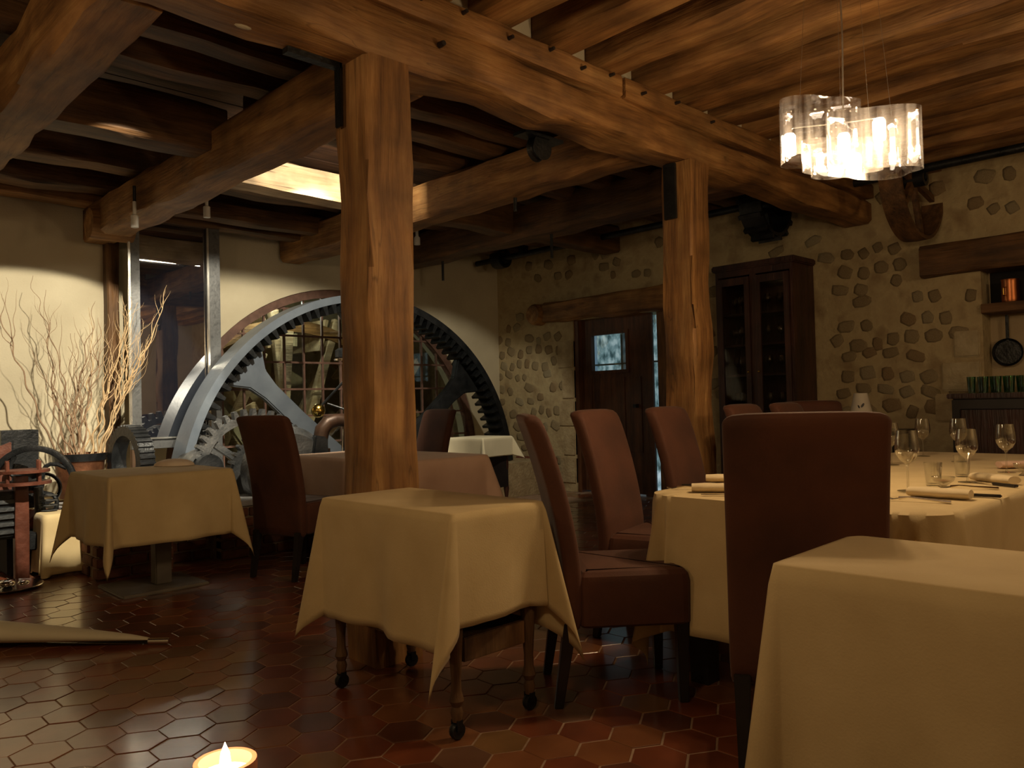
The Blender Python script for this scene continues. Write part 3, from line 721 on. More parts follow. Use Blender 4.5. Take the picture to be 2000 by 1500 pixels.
for k in range(60):
    a = rl.uniform(0, 2 * pi); e_ = rl.uniform(.1, 1.4); r_ = .055; c0 = Vector((rl.uniform(-.015, .015), rl.uniform(-.015, .015), .055))
    d = Vector((cos(a) * cos(e_), sin(a) * cos(e_), sin(e_))); p = c0 + d * r_ * rl.uniform(.5, 1); s_ = d.orthogonal() * .009; q = d.cross(s_) * .2
    lf.add([c0 + (p - c0) * .5, p + s_ - d * .012, p + d * .012 + q, p - s_ - d * .012], [(0, 1, 2, 3)])
tag(lf.obj('leaves', plant_m, t), kind='stuff')

# copper tub with tall corkscrew willow branches
t = thing('copper_tub', 'dented round copper tub holding the twisted willow branches', 'tub', (1.99, 7.18, .425))
M().lathe([(0, 0), (.15, 0), (.19, .34), (.2, .36), (.185, .36), (.145, .02), (0, .02)], 28).obj('tub_body', rust, t, smooth=True)
M().lathe([(.19, .30), (.198, .30), (.207, .36), (.2, .36)], 28).obj('rim_band', iron_black, t, smooth=True)
M().lathe([(0, .28), (.17, .28), (.17, .285), (0, .285)], 20).obj('soil', dark_gap, t)
rw = random.Random(21)
def branch(p0, d0, L, r0, depth, mbl):
    p = Vector(p0); d = Vector(d0).normalized(); pts = [p.copy()]; rr = [r0]; n_ = max(6, int(L / .035)); ph = rw.uniform(0, 6); ph2 = rw.uniform(0, 6)
    fr = rw.uniform(.7, 1.2); am = rw.uniform(.22, .42)
    base = d.copy()
    for i in range(n_):
        s_ = i / n_
        side = base.orthogonal().normalized(); oth = base.cross(side)
        dd = base + side * am * sin(ph + i * fr) + oth * am * cos(ph2 + i * fr * .83)
        p = p + dd.normalized() * (L / n_)
        if p.y > 7.62: p.y = 7.62
        base = (base + Vector((rw.uniform(-.07, .07), rw.uniform(-.05, .05), .02))).normalized()
        pts.append(p.copy()); rr.append(r0 * (1 - .8 * (i + 1) / n_))
        if depth < 2 and i > n_ * .25 and rw.random() < (.2 if depth == 0 else .1):
            nd = base + Vector((rw.uniform(-.6, .6), rw.uniform(-.3, .3), rw.uniform(.1, .5)))
            branch(p, nd, L * (1 - s_) * rw.uniform(.4, .8), rr[-1] * .75, depth + 1, mbl)
    mbl.tube(pts, rr, 5)
main = [(-.62, 0, 2.0, 1.86), (-.42, .1, 1.9, 1.55), (-.30, 0, 1.9, 1.8), (-.18, 0, 1.9, 1.0), (-.08, .1, 1.9, 1.35), (.02, -.05, 1.9, 1.2), (.12, 0, 1.9, 1.4), (.22, .05, 1.9, 1.5),
        (.38, -.1, 1.7, 1.7), (.48, -.25, 1.7, 1.75), (.55, -.32, 1.75, 1.6), (.62, -.3, 1.7, 1.5), (.33, .1, 1.8, 1.3), (-.25, .15, 1.9, 1.2), (.1, .2, 1.9, 1.1), (.45, 0, 1.5, 1.2), (-.5, .1, 1.9, 1.1), (-.38, 0, 1.9, 1.3), (-.1, 0, 1.9, 1.5), (.28, -.1, 1.7, 1.5), (.5, -.1, 1.7, 1.4), (.05, .1, 1.9, 1.0)]
for k, (dx, dy, dz, L) in enumerate(main):
    mbl = M(); a = rw.uniform(0, 6)
    branch((1.99 + dx * .18, 7.18 + dy * .1, .62), (dx, dy, dz), L, .0075 if k % 3 else .0095, 0, mbl)
    o = mbl.obj('willow_branch', willow_l if dx > .2 else willow_d, None, smooth=True, angle=80)
    if dx > .3: lab = 'pale twisted willow branches leaning over the steel frame of the glass panel'; gp = 'pale willow branches leaning to the panel'
    else: lab = 'dark twisted willow branches standing against the cream wall'; gp = 'dark willow branches against the wall'
    tag(o, lab, 'branch', gp)

# old mill machine with hand wheel, by the picture's edge
t = thing('hand_wheel_machine', 'old mill machine with black curved-spoke hand wheel on red brown iron stand', 'machine', (1.35, 6.3, 0))
def P3(x, y, z): return (x - 1.35, y - 6.3, z)
cx, cy, cz = 1.50, 6.52, .60
hwl = M().lathe([(.25, -.018), (.27, -.025), (.29, -.018), (.29, .018), (.27, .025), (.25, .018)], 40, 'y', (0, 0, 0)); hwl.rotz(radians(-32)).shift(cx - 1.35, cy - 6.3, cz).obj('hand_wheel_rim', iron_black, t, smooth=True)
for k in range(4):
    a = 2 * pi * k / 4 + .5; pts = []
    for i in range(8):
        s_ = i / 7; an = a + .55 * sin(s_ * pi); pts.append((.04 * (1 - s_) * cos(an) + .25 * s_ * cos(an), 0, (.04 * (1 - s_) + .25 * s_) * sin(an)))
    M().tube(pts, [.022, .02, .018, .016, .015, .015, .016, .018], 8).rotz(radians(-32)).shift(cx - 1.35, cy - 6.3, cz).obj('curved_spoke', iron_black, t, smooth=True)
M().lathe([(0, -.14), (.03, -.14), (.05, -.06), (.05, .07), (0, .07)], 16, 'y').rotz(radians(-32)).shift(cx - 1.35, cy - 6.3, cz).obj('hub', iron_black, t, smooth=True)
M().lathe([(.10, -.01), (.12, -.015), (.12, .015), (.10, .01)], 24, 'y').rotz(radians(-32)).shift(cx - 1.24, cy - 6.12, cz - .04).obj('rear_wheel_rim', iron_black, t, smooth=True)
M().tube([(cx - 1.35, cy - 6.42, cz), (cx - 1.32, cy - 6.40, .25)], [.03, .045], 10).obj('support_arm', iron_grey, t, smooth=True)
M().box(.05, .5, -.06, .12, .18, .30).obj('bed_plate', iron_black, t, bevel=.01)
M().timber(-.04, .04, -.04, .04, 0, .70, 'z', .004, .2, .008).shift(0, -.1, 0).obj('column', redwood, t, smooth=True)
for zz, r_ in ((.70, .17), (.78, .16)):
    M().lathe([(0, 0), (r_, 0), (r_, .02), (0, .02)], 24, 'z', (.02, -.08, zz - .06)).obj('plate', redwood, t, smooth=True)
for k in range(4):
    a = k * pi / 2 + .6; M().tube([(.02 + .13 * cos(a), -.08 + .13 * sin(a), .64), (.02 + .13 * cos(a), -.08 + .13 * sin(a), .80)], .012, 8).obj('pillar_rod', redwood, t)
for k in range(6): M().lathe([(.035, 0), (.055, .006), (.035, .012)], 16, 'z', (.2, .02, .36 + k * .035)).obj('spring_coil', iron_grey, t, smooth=True)
M().box(-.2, .0, -.1, .1, .28, .60).obj('side_casing', iron_black, t, bevel=.02)
for k in range(5): M().box(-.21, .01, -.115, -.10, .32 + k * .05, .345 + k * .05).obj('casing_fin', iron_grey, t)
t = thing('feed_hopper', 'dark open iron hopper box on top of the mill machine', 'hopper', (1.45, 6.75, .42))
M().box(-.10, .14, 0, .02, .0, .58).box(-.10, -.08, .02, .2, 0, .58).box(.12, .14, .02, .2, 0, .58).box(-.10, .14, .2, .22, 0, .58).box(-.03, .07, -.012, .0, .1, .5).obj('box', iron_black, t, bevel=.004)
M().prism([(.30, .38), (.58, .5), (.58, .0), (.2, .0), (.2, .3)], 'y', -.02, .18).xf(Matrix.Translation((-.62, 0, 0))).obj('chute', redwood, t, bevel=.006)
t = thing('leather_bellows', 'red brown leather bellows lying behind the cream cloth', 'bellows', (1.55, 6.55, .0))
M().box(-.25, .12, -.2, .2, 0, .3).obj('block', dark_gap, t, bevel=.02)
M().prism([(-.22, .3), (.12, .3), (.12, .40), (-.02, .43)], 'y', -.15, .15).obj('leather_body', redpaint, t, bevel=.02)
# ------------------------------------------------------------ cloths, tables
def rect_cloth(w_, l_, hx, hy, r=.02, flare=.03, fold=.34, seed=0, nc=17, step=.045, p=2.6, twist=0, wav=.012, zt=0.0, maxdrop=None, ripple=0):
    """cloth over a w_ x l_ top (local, centred); overhang hx past the +-x edges and hy past the +-y edges"""
    rnd = random.Random(seed); loop = []
    def edge(x0, y0, x1, y1, nx_, ny_, h):
        L = hypot(x1 - x0, y1 - y0); n_ = max(3, int(L / step))
        for i in range(1, n_):
            t_ = i / n_; loop.append((x0 + (x1 - x0) * t_, y0 + (y1 - y0) * t_, nx_, ny_, h, 0, t_ * L))
    def corner(cx_, cy_, a0):
        hA, hB = (hx, hy) if a0 in (0, pi) else (hy, hx)
        for i in range(nc):
            ph = (pi / 2) * i / (nc - 1); a = a0 + ph
            L = min(hA / max(cos(ph), 1e-6), hB / max(sin(ph), 1e-6))
            a2 = a + twist * sin(2 * ph)
            loop.append((cx_ + r * cos(a), cy_ + r * sin(a), cos(a2), sin(a2), L, sin(2 * ph), 0))
    X, Y = w_ / 2 - r, l_ / 2 - r
    corner(X, Y, 0); edge(X, Y + r, -X, Y + r, 0, 1, hy); corner(-X, Y, pi / 2); edge(-X - r, Y, -X - r, -Y, -1, 0, hx)
    corner(-X, -Y, pi); edge(-X, -Y - r, X, -Y - r, 0, -1, hy); corner(X, -Y, 3 * pi / 2); edge(X + r, -Y, X + r, Y, 1, 0, hx)
    n_ = len(loop); K = 16; vs = []; fs = []
    ph1, ph2 = rnd.uniform(0, 6), rnd.uniform(0, 6)
    for k in range(K + 1):
        t_ = k / K
        for i, (x, y, nx_, ny_, L, q, s_) in enumerate(loop):
            d = L * t_
            if maxdrop: d = min(d, maxdrop)
            cf = fold * (q ** p) * d
            wv = 0 if q > 0 else wav * (d / .4) * (sin(s_ * 11 + ph1) + .6 * sin(s_ * 23 + ph2)) * min(1, 1)
            off = flare * d + cf + (ripple * d * sin(q * 9 + nx_ * 6) * 1.5 if q > 0 else 0) + wv * (1 if q == 0 else 0) + .006 * min(1, d / .02)
            zz = -sqrt(max(d * d - cf * cf, 0)) if d else 0
            vs.append((x + nx_ * off, y + ny_ * off, zt + zz))
    for k in range(K):
        for i in range(n_):
            i2 = (i + 1) % n_; fs.append((k * n_ + i, (k + 1) * n_ + i, (k + 1) * n_ + i2, k * n_ + i2))
    # top: grid-free fan of inset rings with slight softness
    prev = 0; base = 0
    for rr in (.96, .6, .2):
        st = len(vs)
        for i, (x, y, *_r) in enumerate(loop): vs.append((x * rr, y * rr, zt + .004 + .0015 * noise.noise((x * rr * 5, y * rr * 5, seed))))
        for i in range(n_):
            i2 = (i + 1) % n_; fs.append((base + i, base + i2, st + i2, st + i))
        base = st
    fs.append(tuple(base + i for i in range(n_)))
    return M().add(vs, fs)
def put_cloth(mb, mat, x, y, z, rz, lab, grp=None, name='tablecloth'):
    o = mb.obj(name, mat, None, smooth=True, angle=70, solid=.0025); o.location = (x, y, z); o.rotation_euler = (0, 0, rz)
    return tag(o, lab, 'tablecloth', grp)

# serving trolley
t = thing('serving_trolley', 'low wooden trolley with turned legs and castors under ivory cloth', 'trolley', (1.88, 2.42, 0))
tw = mat_wood('trolley_wood', (.07, .035, .014), (.15, .08, .032), (.24, .13, .055), 'z', crack=.1)
M().box(-.215, .215, -.405, .405, .725, .752).obj('top_board', tw, t, bevel=.004)
legp = [(0, .06), (.016, .06), (.022, .09), (.016, .11), (.026, .13), (.018, .16), (.017, .2), (.024, .3), (.027, .37), (.018, .395), (.03, .41), (.018, .43)]
for sx in (-1, 1):
    for sy in (-1, 1):
        lx, ly = sx * .172, sy * .355
        lg = M().lathe(legp + [(0, .43)], 14, 'z', (0, 0, 0), closed=False).box(-.028, .028, -.028, .028, .43, .725).obj('leg', tw, t, smooth=True); lg.location = (lx, ly, 0)
        cs = M().lathe([(0, -.012), (.026, -.012), (.03, 0), (.026, .012), (0, .012)], 16, 'y', (0, 0, .03)).obj('castor', iron_black, lg, smooth=True)
        M().prism([(-.017, .03), (-.017, .066), (.017, .066), (.017, .03), (.013, .03), (.013, .062), (-.013, .062), (-.013, .03)], 'x', -.012, .012).obj('fork', iron_black, lg)
M().box(-.158, .158, -.34, .34, .27, .29).obj('shelf', tw, t, bevel=.003)
for sy in (-1, 1): M().box(-.145, .145, sy * .355 - .012, sy * .355 + .012, .25, .33).obj('end_rail', tw, t, bevel=.003)
for sx in (-1, 1): M().box(sx * .172 - .011, sx * .172 + .011, -.325, .325, .28, .33).obj('side_rail', tw, t, bevel=.003)
put_cloth(rect_cloth(.44, .82, .46, .37, r=.02, fold=.25, flare=.0, seed=3, p=2.4, twist=-.45, wav=.02), cloth_m, 1.88, 2.42, .754, radians(0), 'ivory cloth hanging over the low trolley before the oak post')

# pedestal table by the plinth
t = thing('pedestal_table', 'small pedestal table with flat grey base plate beside the brick plinth', 'table', (1.84, 5.17, 0))
M().box(-.35, .35, -.36, .36, .715, .742).obj('table_top', tw, t, bevel=.004)
M().box(.03, .13, .03, .12, .018, .715).obj('column', base_grey, t, bevel=.006)
M().box(-.22, .30, -.14, .34, 0, .02).obj('base_plate', base_grey, t, bevel=.005)
put_cloth(rect_cloth(.73, .74, .40, .40, r=.02, fold=.19, flare=.02, seed=5, p=2.6, twist=.35, wav=.018), cloth_m, 1.84, 5.17, .745, 0, 'ivory cloth on the pedestal table beside the brick plinth')
# loaf-like folded napkin on it
o = M().ball((0, 0, 0), .11, 20, 10, .42); o.v = [(x * 1.2, y * .8, max(z, 0)) for x, y, z in o.v]
o = o.obj('bread_loaf', mat_noise('bread_crust', (.66, .48, .34), (.85, .74, .6), 7, .7, bstr=.3), None, smooth=True, angle=80); o.location = (2.22, 5.47, .751); o.rotation_euler = (0, 0, -.7); o.location = (2.07, 5.40, .751)
tag(o, 'pale round loaf lying on the ivory cloth beside the gear wheels', 'bread')

# rose cloth table behind the nearest post
t = thing('dining_table', 'rectangular dining table hidden under a rose cloth behind the post', 'table', (3.46, 4.95, 0))
M().box(-.38, .38, -.72, .72, .715, .742).obj('table_top', tw, t, bevel=.004)
for sx in (-1, 1):
    for sy in (-1, 1): M().box(sx * .33 - .03, sx * .33 + .03, sy * .66 - .03, sy * .66 + .03, 0, .715).obj('leg', black_wood, t)
put_cloth(rect_cloth(.80, 1.5, .34, .34, r=.09, fold=.30, seed=8, p=2.2, wav=.010), cloth_pink, 3.46, 4.95, .745, 0, 'rose coloured cloth on the dining table behind the nearest post')

# cream pedestal at the plinth's end
t = thing('draped_stand', 'small stand wrapped in cream cloth between machine and brick plinth', 'stand', (1.60, 6.22, 0))
M().box(-.12, .12, -.12, .12, 0, .42).obj('stand_box', dwood_z, t)
put_cloth(rect_cloth(.28, .28, .40, .40, r=.04, fold=.05, seed=9, maxdrop=.415, flare=.03, wav=.012), cloth_m, 1.60, 6.22, .425, 0, 'cream cloth over the small stand beside the mill machine')

# far small table with cream cloth, before the wheel's dark side
t = thing('carved_stool_table', 'small dark carved stand under a cream cloth by the gear wheel', 'table', (5.66, 6.35, 0))
M().box(-.215, .215, -.215, .215, .72, .75).obj('table_top', black_wood, t)
for sx in (-1, 1):
    for sy in (-1, 1): M().lathe([(0, 0), (.022, 0), (.016, .1), (.03, .2), (.018, .3), (.03, .45), (.02, .72), (0, .72)], 10, 'z', (sx * .19, sy * .19, 0)).obj('leg', mahogany, t, smooth=True)
M().box(-.2, .2, -.215, -.19, .22, .70).obj('carved_panel', black_wood, t)
M().box(-.215, -.19, -.2, .2, .22, .70).obj('carved_panel', black_wood, t)
put_cloth(rect_cloth(.5, .5, .20, .20, r=.02, fold=.45, seed=12, p=2.5), cloth_cream, 5.66, 6.35, .753, radians(8), 'cream cloth on the small carved stand by the gear wheel')
put_cloth(rect_cloth(.12, .16, .20, .2, r=.03, fold=.2, seed=13), cloth_cream, 5.95, 6.28, .76, radians(30), 'cream cloth peak draped over the upright back behind the carved stand', name='draped_cloth')
bpy.data.objects.remove(bpy.data.objects['draped_cloth'])

# long dining table under the chandelier
t = thing('long_dining_table', 'long dining table set with glasses under the chandelier', 'table', (3.93, 1.36, 0))
M().box(-1.31, 1.31, -.48, .48, .715, .742).obj('table_top', tw, t, bevel=.005)
for sx in (-1, 1):
    for sy in (-1, 1): M().box(sx * 1.2 - .04, sx * 1.2 + .04, sy * .40 - .04, sy * .40 + .04, 0, .715).obj('leg', black_wood, t)
M().box(-1.16, 1.16, -.03, .03, .12, .2).obj('stretcher', black_wood, t)
put_cloth(rect_cloth(2.78, 1.12, .50, .46, r=.16, fold=.14, seed=15, p=1.6, wav=.018, nc=37, ripple=.07), cloth_m, 3.93, 1.36, .745, 0, 'ivory cloth on the long dining table, reaching almost to the floor')
TZ = .7515
# near side table, bottom corner of the picture
t = thing('side_table', 'square side table fully hidden by ivory cloth next to the high-backed chair', 'table', (1.87, .42, 0))
M().box(-.22, .22, -.42, .42, .715, .742).obj('table_top', tw, t, bevel=.004)
for sx in (-1, 1):
    for sy in (-1, 1): M().box(sx * .18 - .03, sx * .18 + .03, sy * .36 - .03, sy * .36 + .03, 0, .715).obj('leg', black_wood, t)
put_cloth(rect_cloth(.47, .98, .62, .62, r=.03, fold=.13, seed=17, maxdrop=.73, p=1.5, wav=.008), cloth_m, 1.885, .40, .745, radians(2), 'ivory cloth falling to the floor from the nearest side table')

# ------------------------------------------------------------ chairs
def make_chair(lab, grp, loc, face, wdt=.44):
    t = thing('velvet_chair', lab, 'chair', loc, face, grp)
    hw = wdt / 2
    # seat with deep upholstered apron; local +x = facing
    vs = []; fs = []; rings = [(.29, .012), (.30, 0), (.45, 0), (.475, .006), (.490, .02), (.497, .045)]
    for z, ins in rings:
        for qx, qy, a0 in ((1, 1, 0), (-1, 1, 90), (-1, -1, 180), (1, -1, 270)):
            for k in range(4):
                a = radians(a0 + 30 * k); rr = .035
                vs.append((.04 + qx * (.21 - rr) + (rr - ins) * cos(a), qy * (hw - rr) + (rr - ins) * sin(a), z))
    for j in range(len(rings) - 1):
        for i in range(16): i2 = (i + 1) % 16; fs.append((j * 16 + i, j * 16 + i2, (j + 1) * 16 + i2, (j + 1) * 16 + i))
    fs += [tuple(range(15, -1, -1)), tuple((len(rings) - 1) * 16 + i for i in range(16))]
    M().add(vs, fs).obj('seat', velvet, t, smooth=True, angle=14)
    # backrest: curved slab
    prof = [(.27, -.225), (.40, -.222), (.52, -.225), (.66, -.245), (.80, -.275), (.94, -.315), (1.04, -.35), (1.075, -.362)]
    vs = []; fs = []; n_ = len(prof); th = .072
    cols = [-hw, -hw + .012, -hw + .04, 0, hw - .04, hw - .012, hw]
    rows = []
    for j, (z, x) in enumerate(prof):
        t2 = th if z < .95 else th * (1 if z < 1.05 else .86)
        for side, xx in ((0, x), (1, x + t2)):
            for c, yy in enumerate(cols):
                e_ = (.012 if c in (0, 6) else .003 if c in (1, 5) else 0)
                zz = z - ((.03 if c in (0, 6) else .010 if c in (1, 5) else 0) if j == n_ - 1 else 0)
                vs.append((xx + (e_ if side == 0 else -e_), yy, zz))
    C_ = len(cols)
    def id_(j, s_, c): return j * 2 * C_ + s_ * C_ + c
    for j in range(n_ - 1):
        for c in range(C_ - 1):
            fs.append((id_(j, 0, c), id_(j, 0, c + 1), id_(j + 1, 0, c + 1), id_(j + 1, 0, c)))
            fs.append((id_(j, 1, c), id_(j + 1, 1, c), id_(j + 1, 1, c + 1), id_(j, 1, c + 1)))
        for c in (0, C_ - 1): fs.append((id_(j, 0, c), id_(j + 1, 0, c), id_(j + 1, 1, c), id_(j, 1, c)))
    for c in range(C_ - 1):
        fs.append((id_(n_ - 1, 0, c), id_(n_ - 1, 0, c + 1), id_(n_ - 1, 1, c + 1), id_(n_ - 1, 1, c)))
        fs.append((id_(0, 0, c), id_(0, 1, c), id_(0, 1, c + 1), id_(0, 0, c + 1)))
    M().add(vs, fs).obj('backrest', velvet, t, smooth=True, sub=1, angle=180)
    for sx, sy in ((-1, -1), (-1, 1), (1, -1), (1, 1)):
        x0 = -.20 if sx < 0 else .215; y0 = sy * (hw - .035); dx = -.05 if sx < 0 else 0
        M().add([(x0 + dx - .016, y0 - .016, 0), (x0 + dx + .016, y0 - .016, 0), (x0 + dx + .016, y0 + .016, 0), (x0 + dx - .016, y0 + .016, 0),
                 (x0 - .024, y0 - .024, .31), (x0 + .024, y0 - .024, .31), (x0 + .024, y0 + .024, .31), (x0 - .024, y0 + .024, .31)],
                [(0, 3, 2, 1), (4, 5, 6, 7), (0, 1, 5, 4), (1, 2, 6, 5), (2, 3, 7, 6), (3, 0, 4, 7)]).obj('leg', black_wood, t, bevel=.003)
    return t
GC = 'high-backed velvet chairs'
c0 = make_chair('brown velvet chair seen side-on with its whole seat visible, between trolley and long table', GC, (2.445, 1.98, 0), radians(-40))
def chair(lab, x, y, f): return dup(c0, (x, y, 0), f, lab, GC)
chair('brown velvet chair turned back-on, largest in view, behind the nearest side table', 2.37, 1.17, radians(30))
chair('brown velvet chair facing the room, next past the side-on chair at the long table', 3.14, 2.26, radians(-76))
chair('brown velvet chair at the long table standing just before the second oak post', 3.81, 2.31, radians(-80))
chair('brown velvet chair whose back top shows below the glazed cabinet, just past the second post', 4.47, 2.22, radians(-84))
chair('brown velvet chair whose narrow back edge peeps out farthest along the long table', 5.03, 2.22, radians(-84))
chair('dark velvet chair alone against the stone wall, next to the white shaded lamp', 5.75, 2.62, radians(-140))
chair('dark brown velvet chair standing alone beside the pedestal table and plinth', 2.72, 4.91, radians(17))
chair('brown velvet chair on the far side of the rose cloth table, behind the post', 4.12, 5.53, radians(176))

# ------------------------------------------------------------ chandelier
t = thing('chandelier', 'glowing chandelier of wavy clear ribbon shades over the long table', 'chandelier', (3.18, 1.33, 0))
def ribbon(cx, cy, z0, z1, rx, ry, lobes, ph, amp, rz):
    n_ = 96; vs = []; fs = []
    for k, z in enumerate((z0, (z0 * 2 + z1) / 3, (z0 + 2 * z1) / 3, z1)):
        for i in range(n_):
            a = 2 * pi * i / n_; r_ = 1 + amp * cos(lobes * a + ph)
            x, y = rx * r_ * cos(a), ry * r_ * sin(a); c_, s_ = cos(rz), sin(rz)
            vs.append((cx + x * c_ - y * s_, cy + x * s_ + y * c_, z))
    for k in range(3):
        for i in range(n_):
            i2 = (i + 1) % n_; fs.append((k * n_ + i, k * n_ + i2, (k + 1) * n_ + i2, (k + 1) * n_ + i))
    o = M().add(vs, fs).obj('ribbon_shade', acrylic, t, smooth=True, angle=180); md = o.modifiers.new('solid', 'SOLIDIFY'); md.thickness = .003
    return o
rzc = radians(-46)
def off(s_, d): v_ = rgt0 * s_ + fwd0 * d; return v_.x, v_.y
ax, ay = off(-.10, .05); ribbon(ax, ay, 2.075, 2.31, .155, .095, 3, .5, .22, rzc)
bx, by = off(.10, -.06); ribbon(bx, by, 1.985, 2.225, .165, .09, 3, 2.6, .2, rzc)
dx_, dy_ = off(-.04, -.03); ribbon(dx_, dy_, 2.0, 2.12, .14, .08, 3, 1.2, .25, rzc)
sock = []
for s_, d, z in ((-.20, .05, 2.13), (.0, .0, 2.11), (.12, -.05, 2.15), (.06, .04, 2.04)):
    x, y = off(s_, d)
    b1 = M().lathe([(0, 0), (.022, 0), (.024, .01), (.024, .075), (.018, .085), (0, .085)], 16, 'z', (x, y, z - .03)).obj('bulb', bulb_m, t, smooth=True)
    M().lathe([(0, 0), (.014, 0), (.014, .03), (0, .03)], 10, 'z', (x, y, z + .056)).obj('socket', silver, b1)
    L = light('bulb_light', 'POINT', (3.18 + x, 1.33 + y, z - .045), 9.5, WARM, .03)
M().tube([(0, 0, 2.2), (-.005, -.01, 2.55), (0, 0, 3.2)], .0035, 6).obj('cord', bright_steel, t)
for s_, d in ((-.16, .05), (.12, .03), (.17, -.05), (0, .02)):
    x, y = off(s_, d); M().tube([(x, y, 2.22), (x * .6, y * .6, 3.2)], .0008, 4).obj('wire', bright_steel, t)
M().lathe([(0, 3.19), (.06, 3.19), (.06, 3.215), (0, 3.215)], 20).obj('ceiling_rose', bright_steel, t, smooth=True)
for s_, d, z in ((-.20, .05, 2.22), (.0, .0, 2.2), (.12, -.05, 2.22), (.06, .04, 2.2)):
    x, y = off(s_, d); M().tube([(0, 0, 2.21), (x, y, z - .01)], .003, 6).obj('branch_arm', bright_steel, t)

# ------------------------------------------------------------ tableware
wine_prof = [(0, 0), (.036, 0), (.036, .002), (.006, .006), (.0038, .012), (.0036, .088), (.008, .097), (.026, .112), (.037, .132), (.041, .152), (.039, .178), (.0335, .215), (.0322, .215), (.0375, .178), (.0395, .152), (.0355, .133), (.025, .1145), (.006, .1), (0, .0985)]
def wine(lab, x, y, s_=1.0, grp='wine glasses on the long table'):
    o = M().lathe([(r_ * s_, h * s_) for r_, h in wine_prof], 28, closed=False).obj('wine_glass', glass, None, smooth=True, angle=50); o.location = (x, y, TZ); return tag(o, lab, 'glass', grp)
wine('clear wine glass nearest the big chair back, behind a rolled napkin', 3.12, 1.11, 1.05)
wine('clear wine glass with bright rim standing before the dark sideboard', 3.54, 1.03, 1.0)
wine('clear wine glass farthest toward the table end, near the rose napkin', 4.05, 1.02, 1.0)
wine('clear wine glass just past the top corner of the big chair back', 4.2, 1.57, 1.0)
wine('clear wine glass farthest back, against the bare stone wall', 4.86, 1.64, 1.0)
wine('clear wine glass before the dark sideboard edge, behind the bright rimmed glass', 4.55, 1.36, 1.05)
def tumbler(lab, x, y, r_=.033, h=.09, name='tumbler', grp='tumblers on the long table'):
    o = M().lathe([(0, 0), (r_ * .8, 0), (r_, h), (r_ * .95, h), (r_ * .75, .008), (0, .008)], 24, closed=False).obj(name, glass, None, smooth=True); o.location = (x, y, TZ); return tag(o, lab, 'glass', grp)
tumbler('clear tumbler next to the stem of the nearest wine glass', 2.98, 1.22)
tumbler('clear tumbler between the first two wine glasses', 3.36, 1.1)
tumbler('clear tumbler behind the second rolled napkin', 3.78, 1.12)
tumbler('clear tumbler beside the big chair edge, far side of the table', 3.95, 1.68)
def low_dish(lab, x, y, mat_=None, name='salt_dish'):
    t = thing(name, lab, 'dish', (x, y, TZ))
    M().lathe([(0, 0), (.022, 0), (.008, .01), (.012, .018), (.035, .035), (.04, .05), (.037, .05), (.03, .036), (0, .024)], 24, closed=False).obj('bowl', glass, t, smooth=True)
    M().lathe([(0, .024), (.028, .036), (.0, .04)], 16, closed=False).obj('contents', rust, t, smooth=True)
low_dish('small footed glass dish with dark contents beside the nearest napkin', 3.22, 1.02)
low_dish('small footed glass dish before the glass nearest the table end', 3.95, .93)
def napkin(lab, x, y, rz, mat_=None, L=.2, grp='rolled napkins on the long table'):
    pr = []
    vs = []; fs = []; n_ = 14; K = 8
    for k in range(K + 1):
        xx = -L / 2 + L * k / K; e_ = .9 if k in (0, K) else 1
        for i in range(n_):
            a = 2 * pi * i / n_; vs.append((xx, .034 * cos(a) * e_, .017 + .017 * sin(a) * e_ + .001 * sin(k * 2 + i)))
    for k in range(K):
        for i in range(n_): i2 = (i + 1) % n_; fs.append((k * n_ + i, k * n_ + i2, (k + 1) * n_ + i2, (k + 1) * n_ + i))
    fs += [tuple(range(n_)), tuple(K * n_ + i for i in range(n_))]
    o = M().add(vs, fs).obj('rolled_napkin', mat_ or napkin_m, None, smooth=True, angle=60); o.location = (x, y, TZ); o.rotation_euler = (0, 0, rz)
    return tag(o, lab, 'napkin', grp)
RI_ = radians(-46)
napkin('rolled ivory napkin before the nearest wine glass', 2.985, .96, radians(-90))
napkin('rolled ivory napkin with a dark knife handle, nearer the dark sideboard', 3.59, .95, radians(-122))
napkin('rolled rose napkin farthest toward the table end', 4.32, 1.03, RI_, napkin_m)
bpy.data.objects['rolled_napkin.002'].data.materials[0] = cloth_pink
napkin('rolled ivory napkin lying by the table corner beside the big chair', 2.72, 1.67, radians(-58))
napkin('rolled ivory napkin behind the corner one, before the second oak post', 3.06, 1.82, radians(-60))
def knife(lab, x, y, rz):
    t = thing('table_knife', lab, 'knife', (x, y, TZ), rz, 'table knives on the long table')
    M().box(-.11, .0, -.009, .009, 0, .01).obj('handle', black_wood, t, bevel=.003)
    M().prism([(0, -.008), (.1, -.009), (.115, 0), (.1, .006), (0, .006)], 'z', .003, .006).obj('blade', silver, t)
def fork(lab, x, y, rz):
    t = thing('table_fork', lab, 'fork', (x, y, TZ), rz, 'table forks on the long table')
    M().tube([(-.1, 0, .003), (-.03, 0, .008), (.03, 0, .013), (.06, 0, .008)], [.006, .004, .003, .006], 8).obj('handle', silver, t, smooth=True)
    for k in range(4): M().tube([(.06, (k - 1.5) * .006, .008), (.08, (k - 1.5) * .006, .004), (.1, (k - 1.5) * .0058, .009)], .0014, 5).obj('tine', silver, t)
knife('dark-handled knife sticking out past the nearest rolled napkin', 3.075, .905, radians(100))
knife('dark-handled knife lying by the napkin at the table corner', 2.64, 1.56, radians(120))
knife('dark-handled knife between the two napkins near the second oak post', 2.86, 1.80, radians(-60))
knife('dark-handled knife past the napkin nearer the dark sideboard', 3.50, .93, radians(60))
fork('silver fork lying in front of the nearest rolled napkin', 2.84, .98, radians(95))
fork('silver fork pointing from the nearer napkin to the sideboard one', 3.30, .96, radians(118))
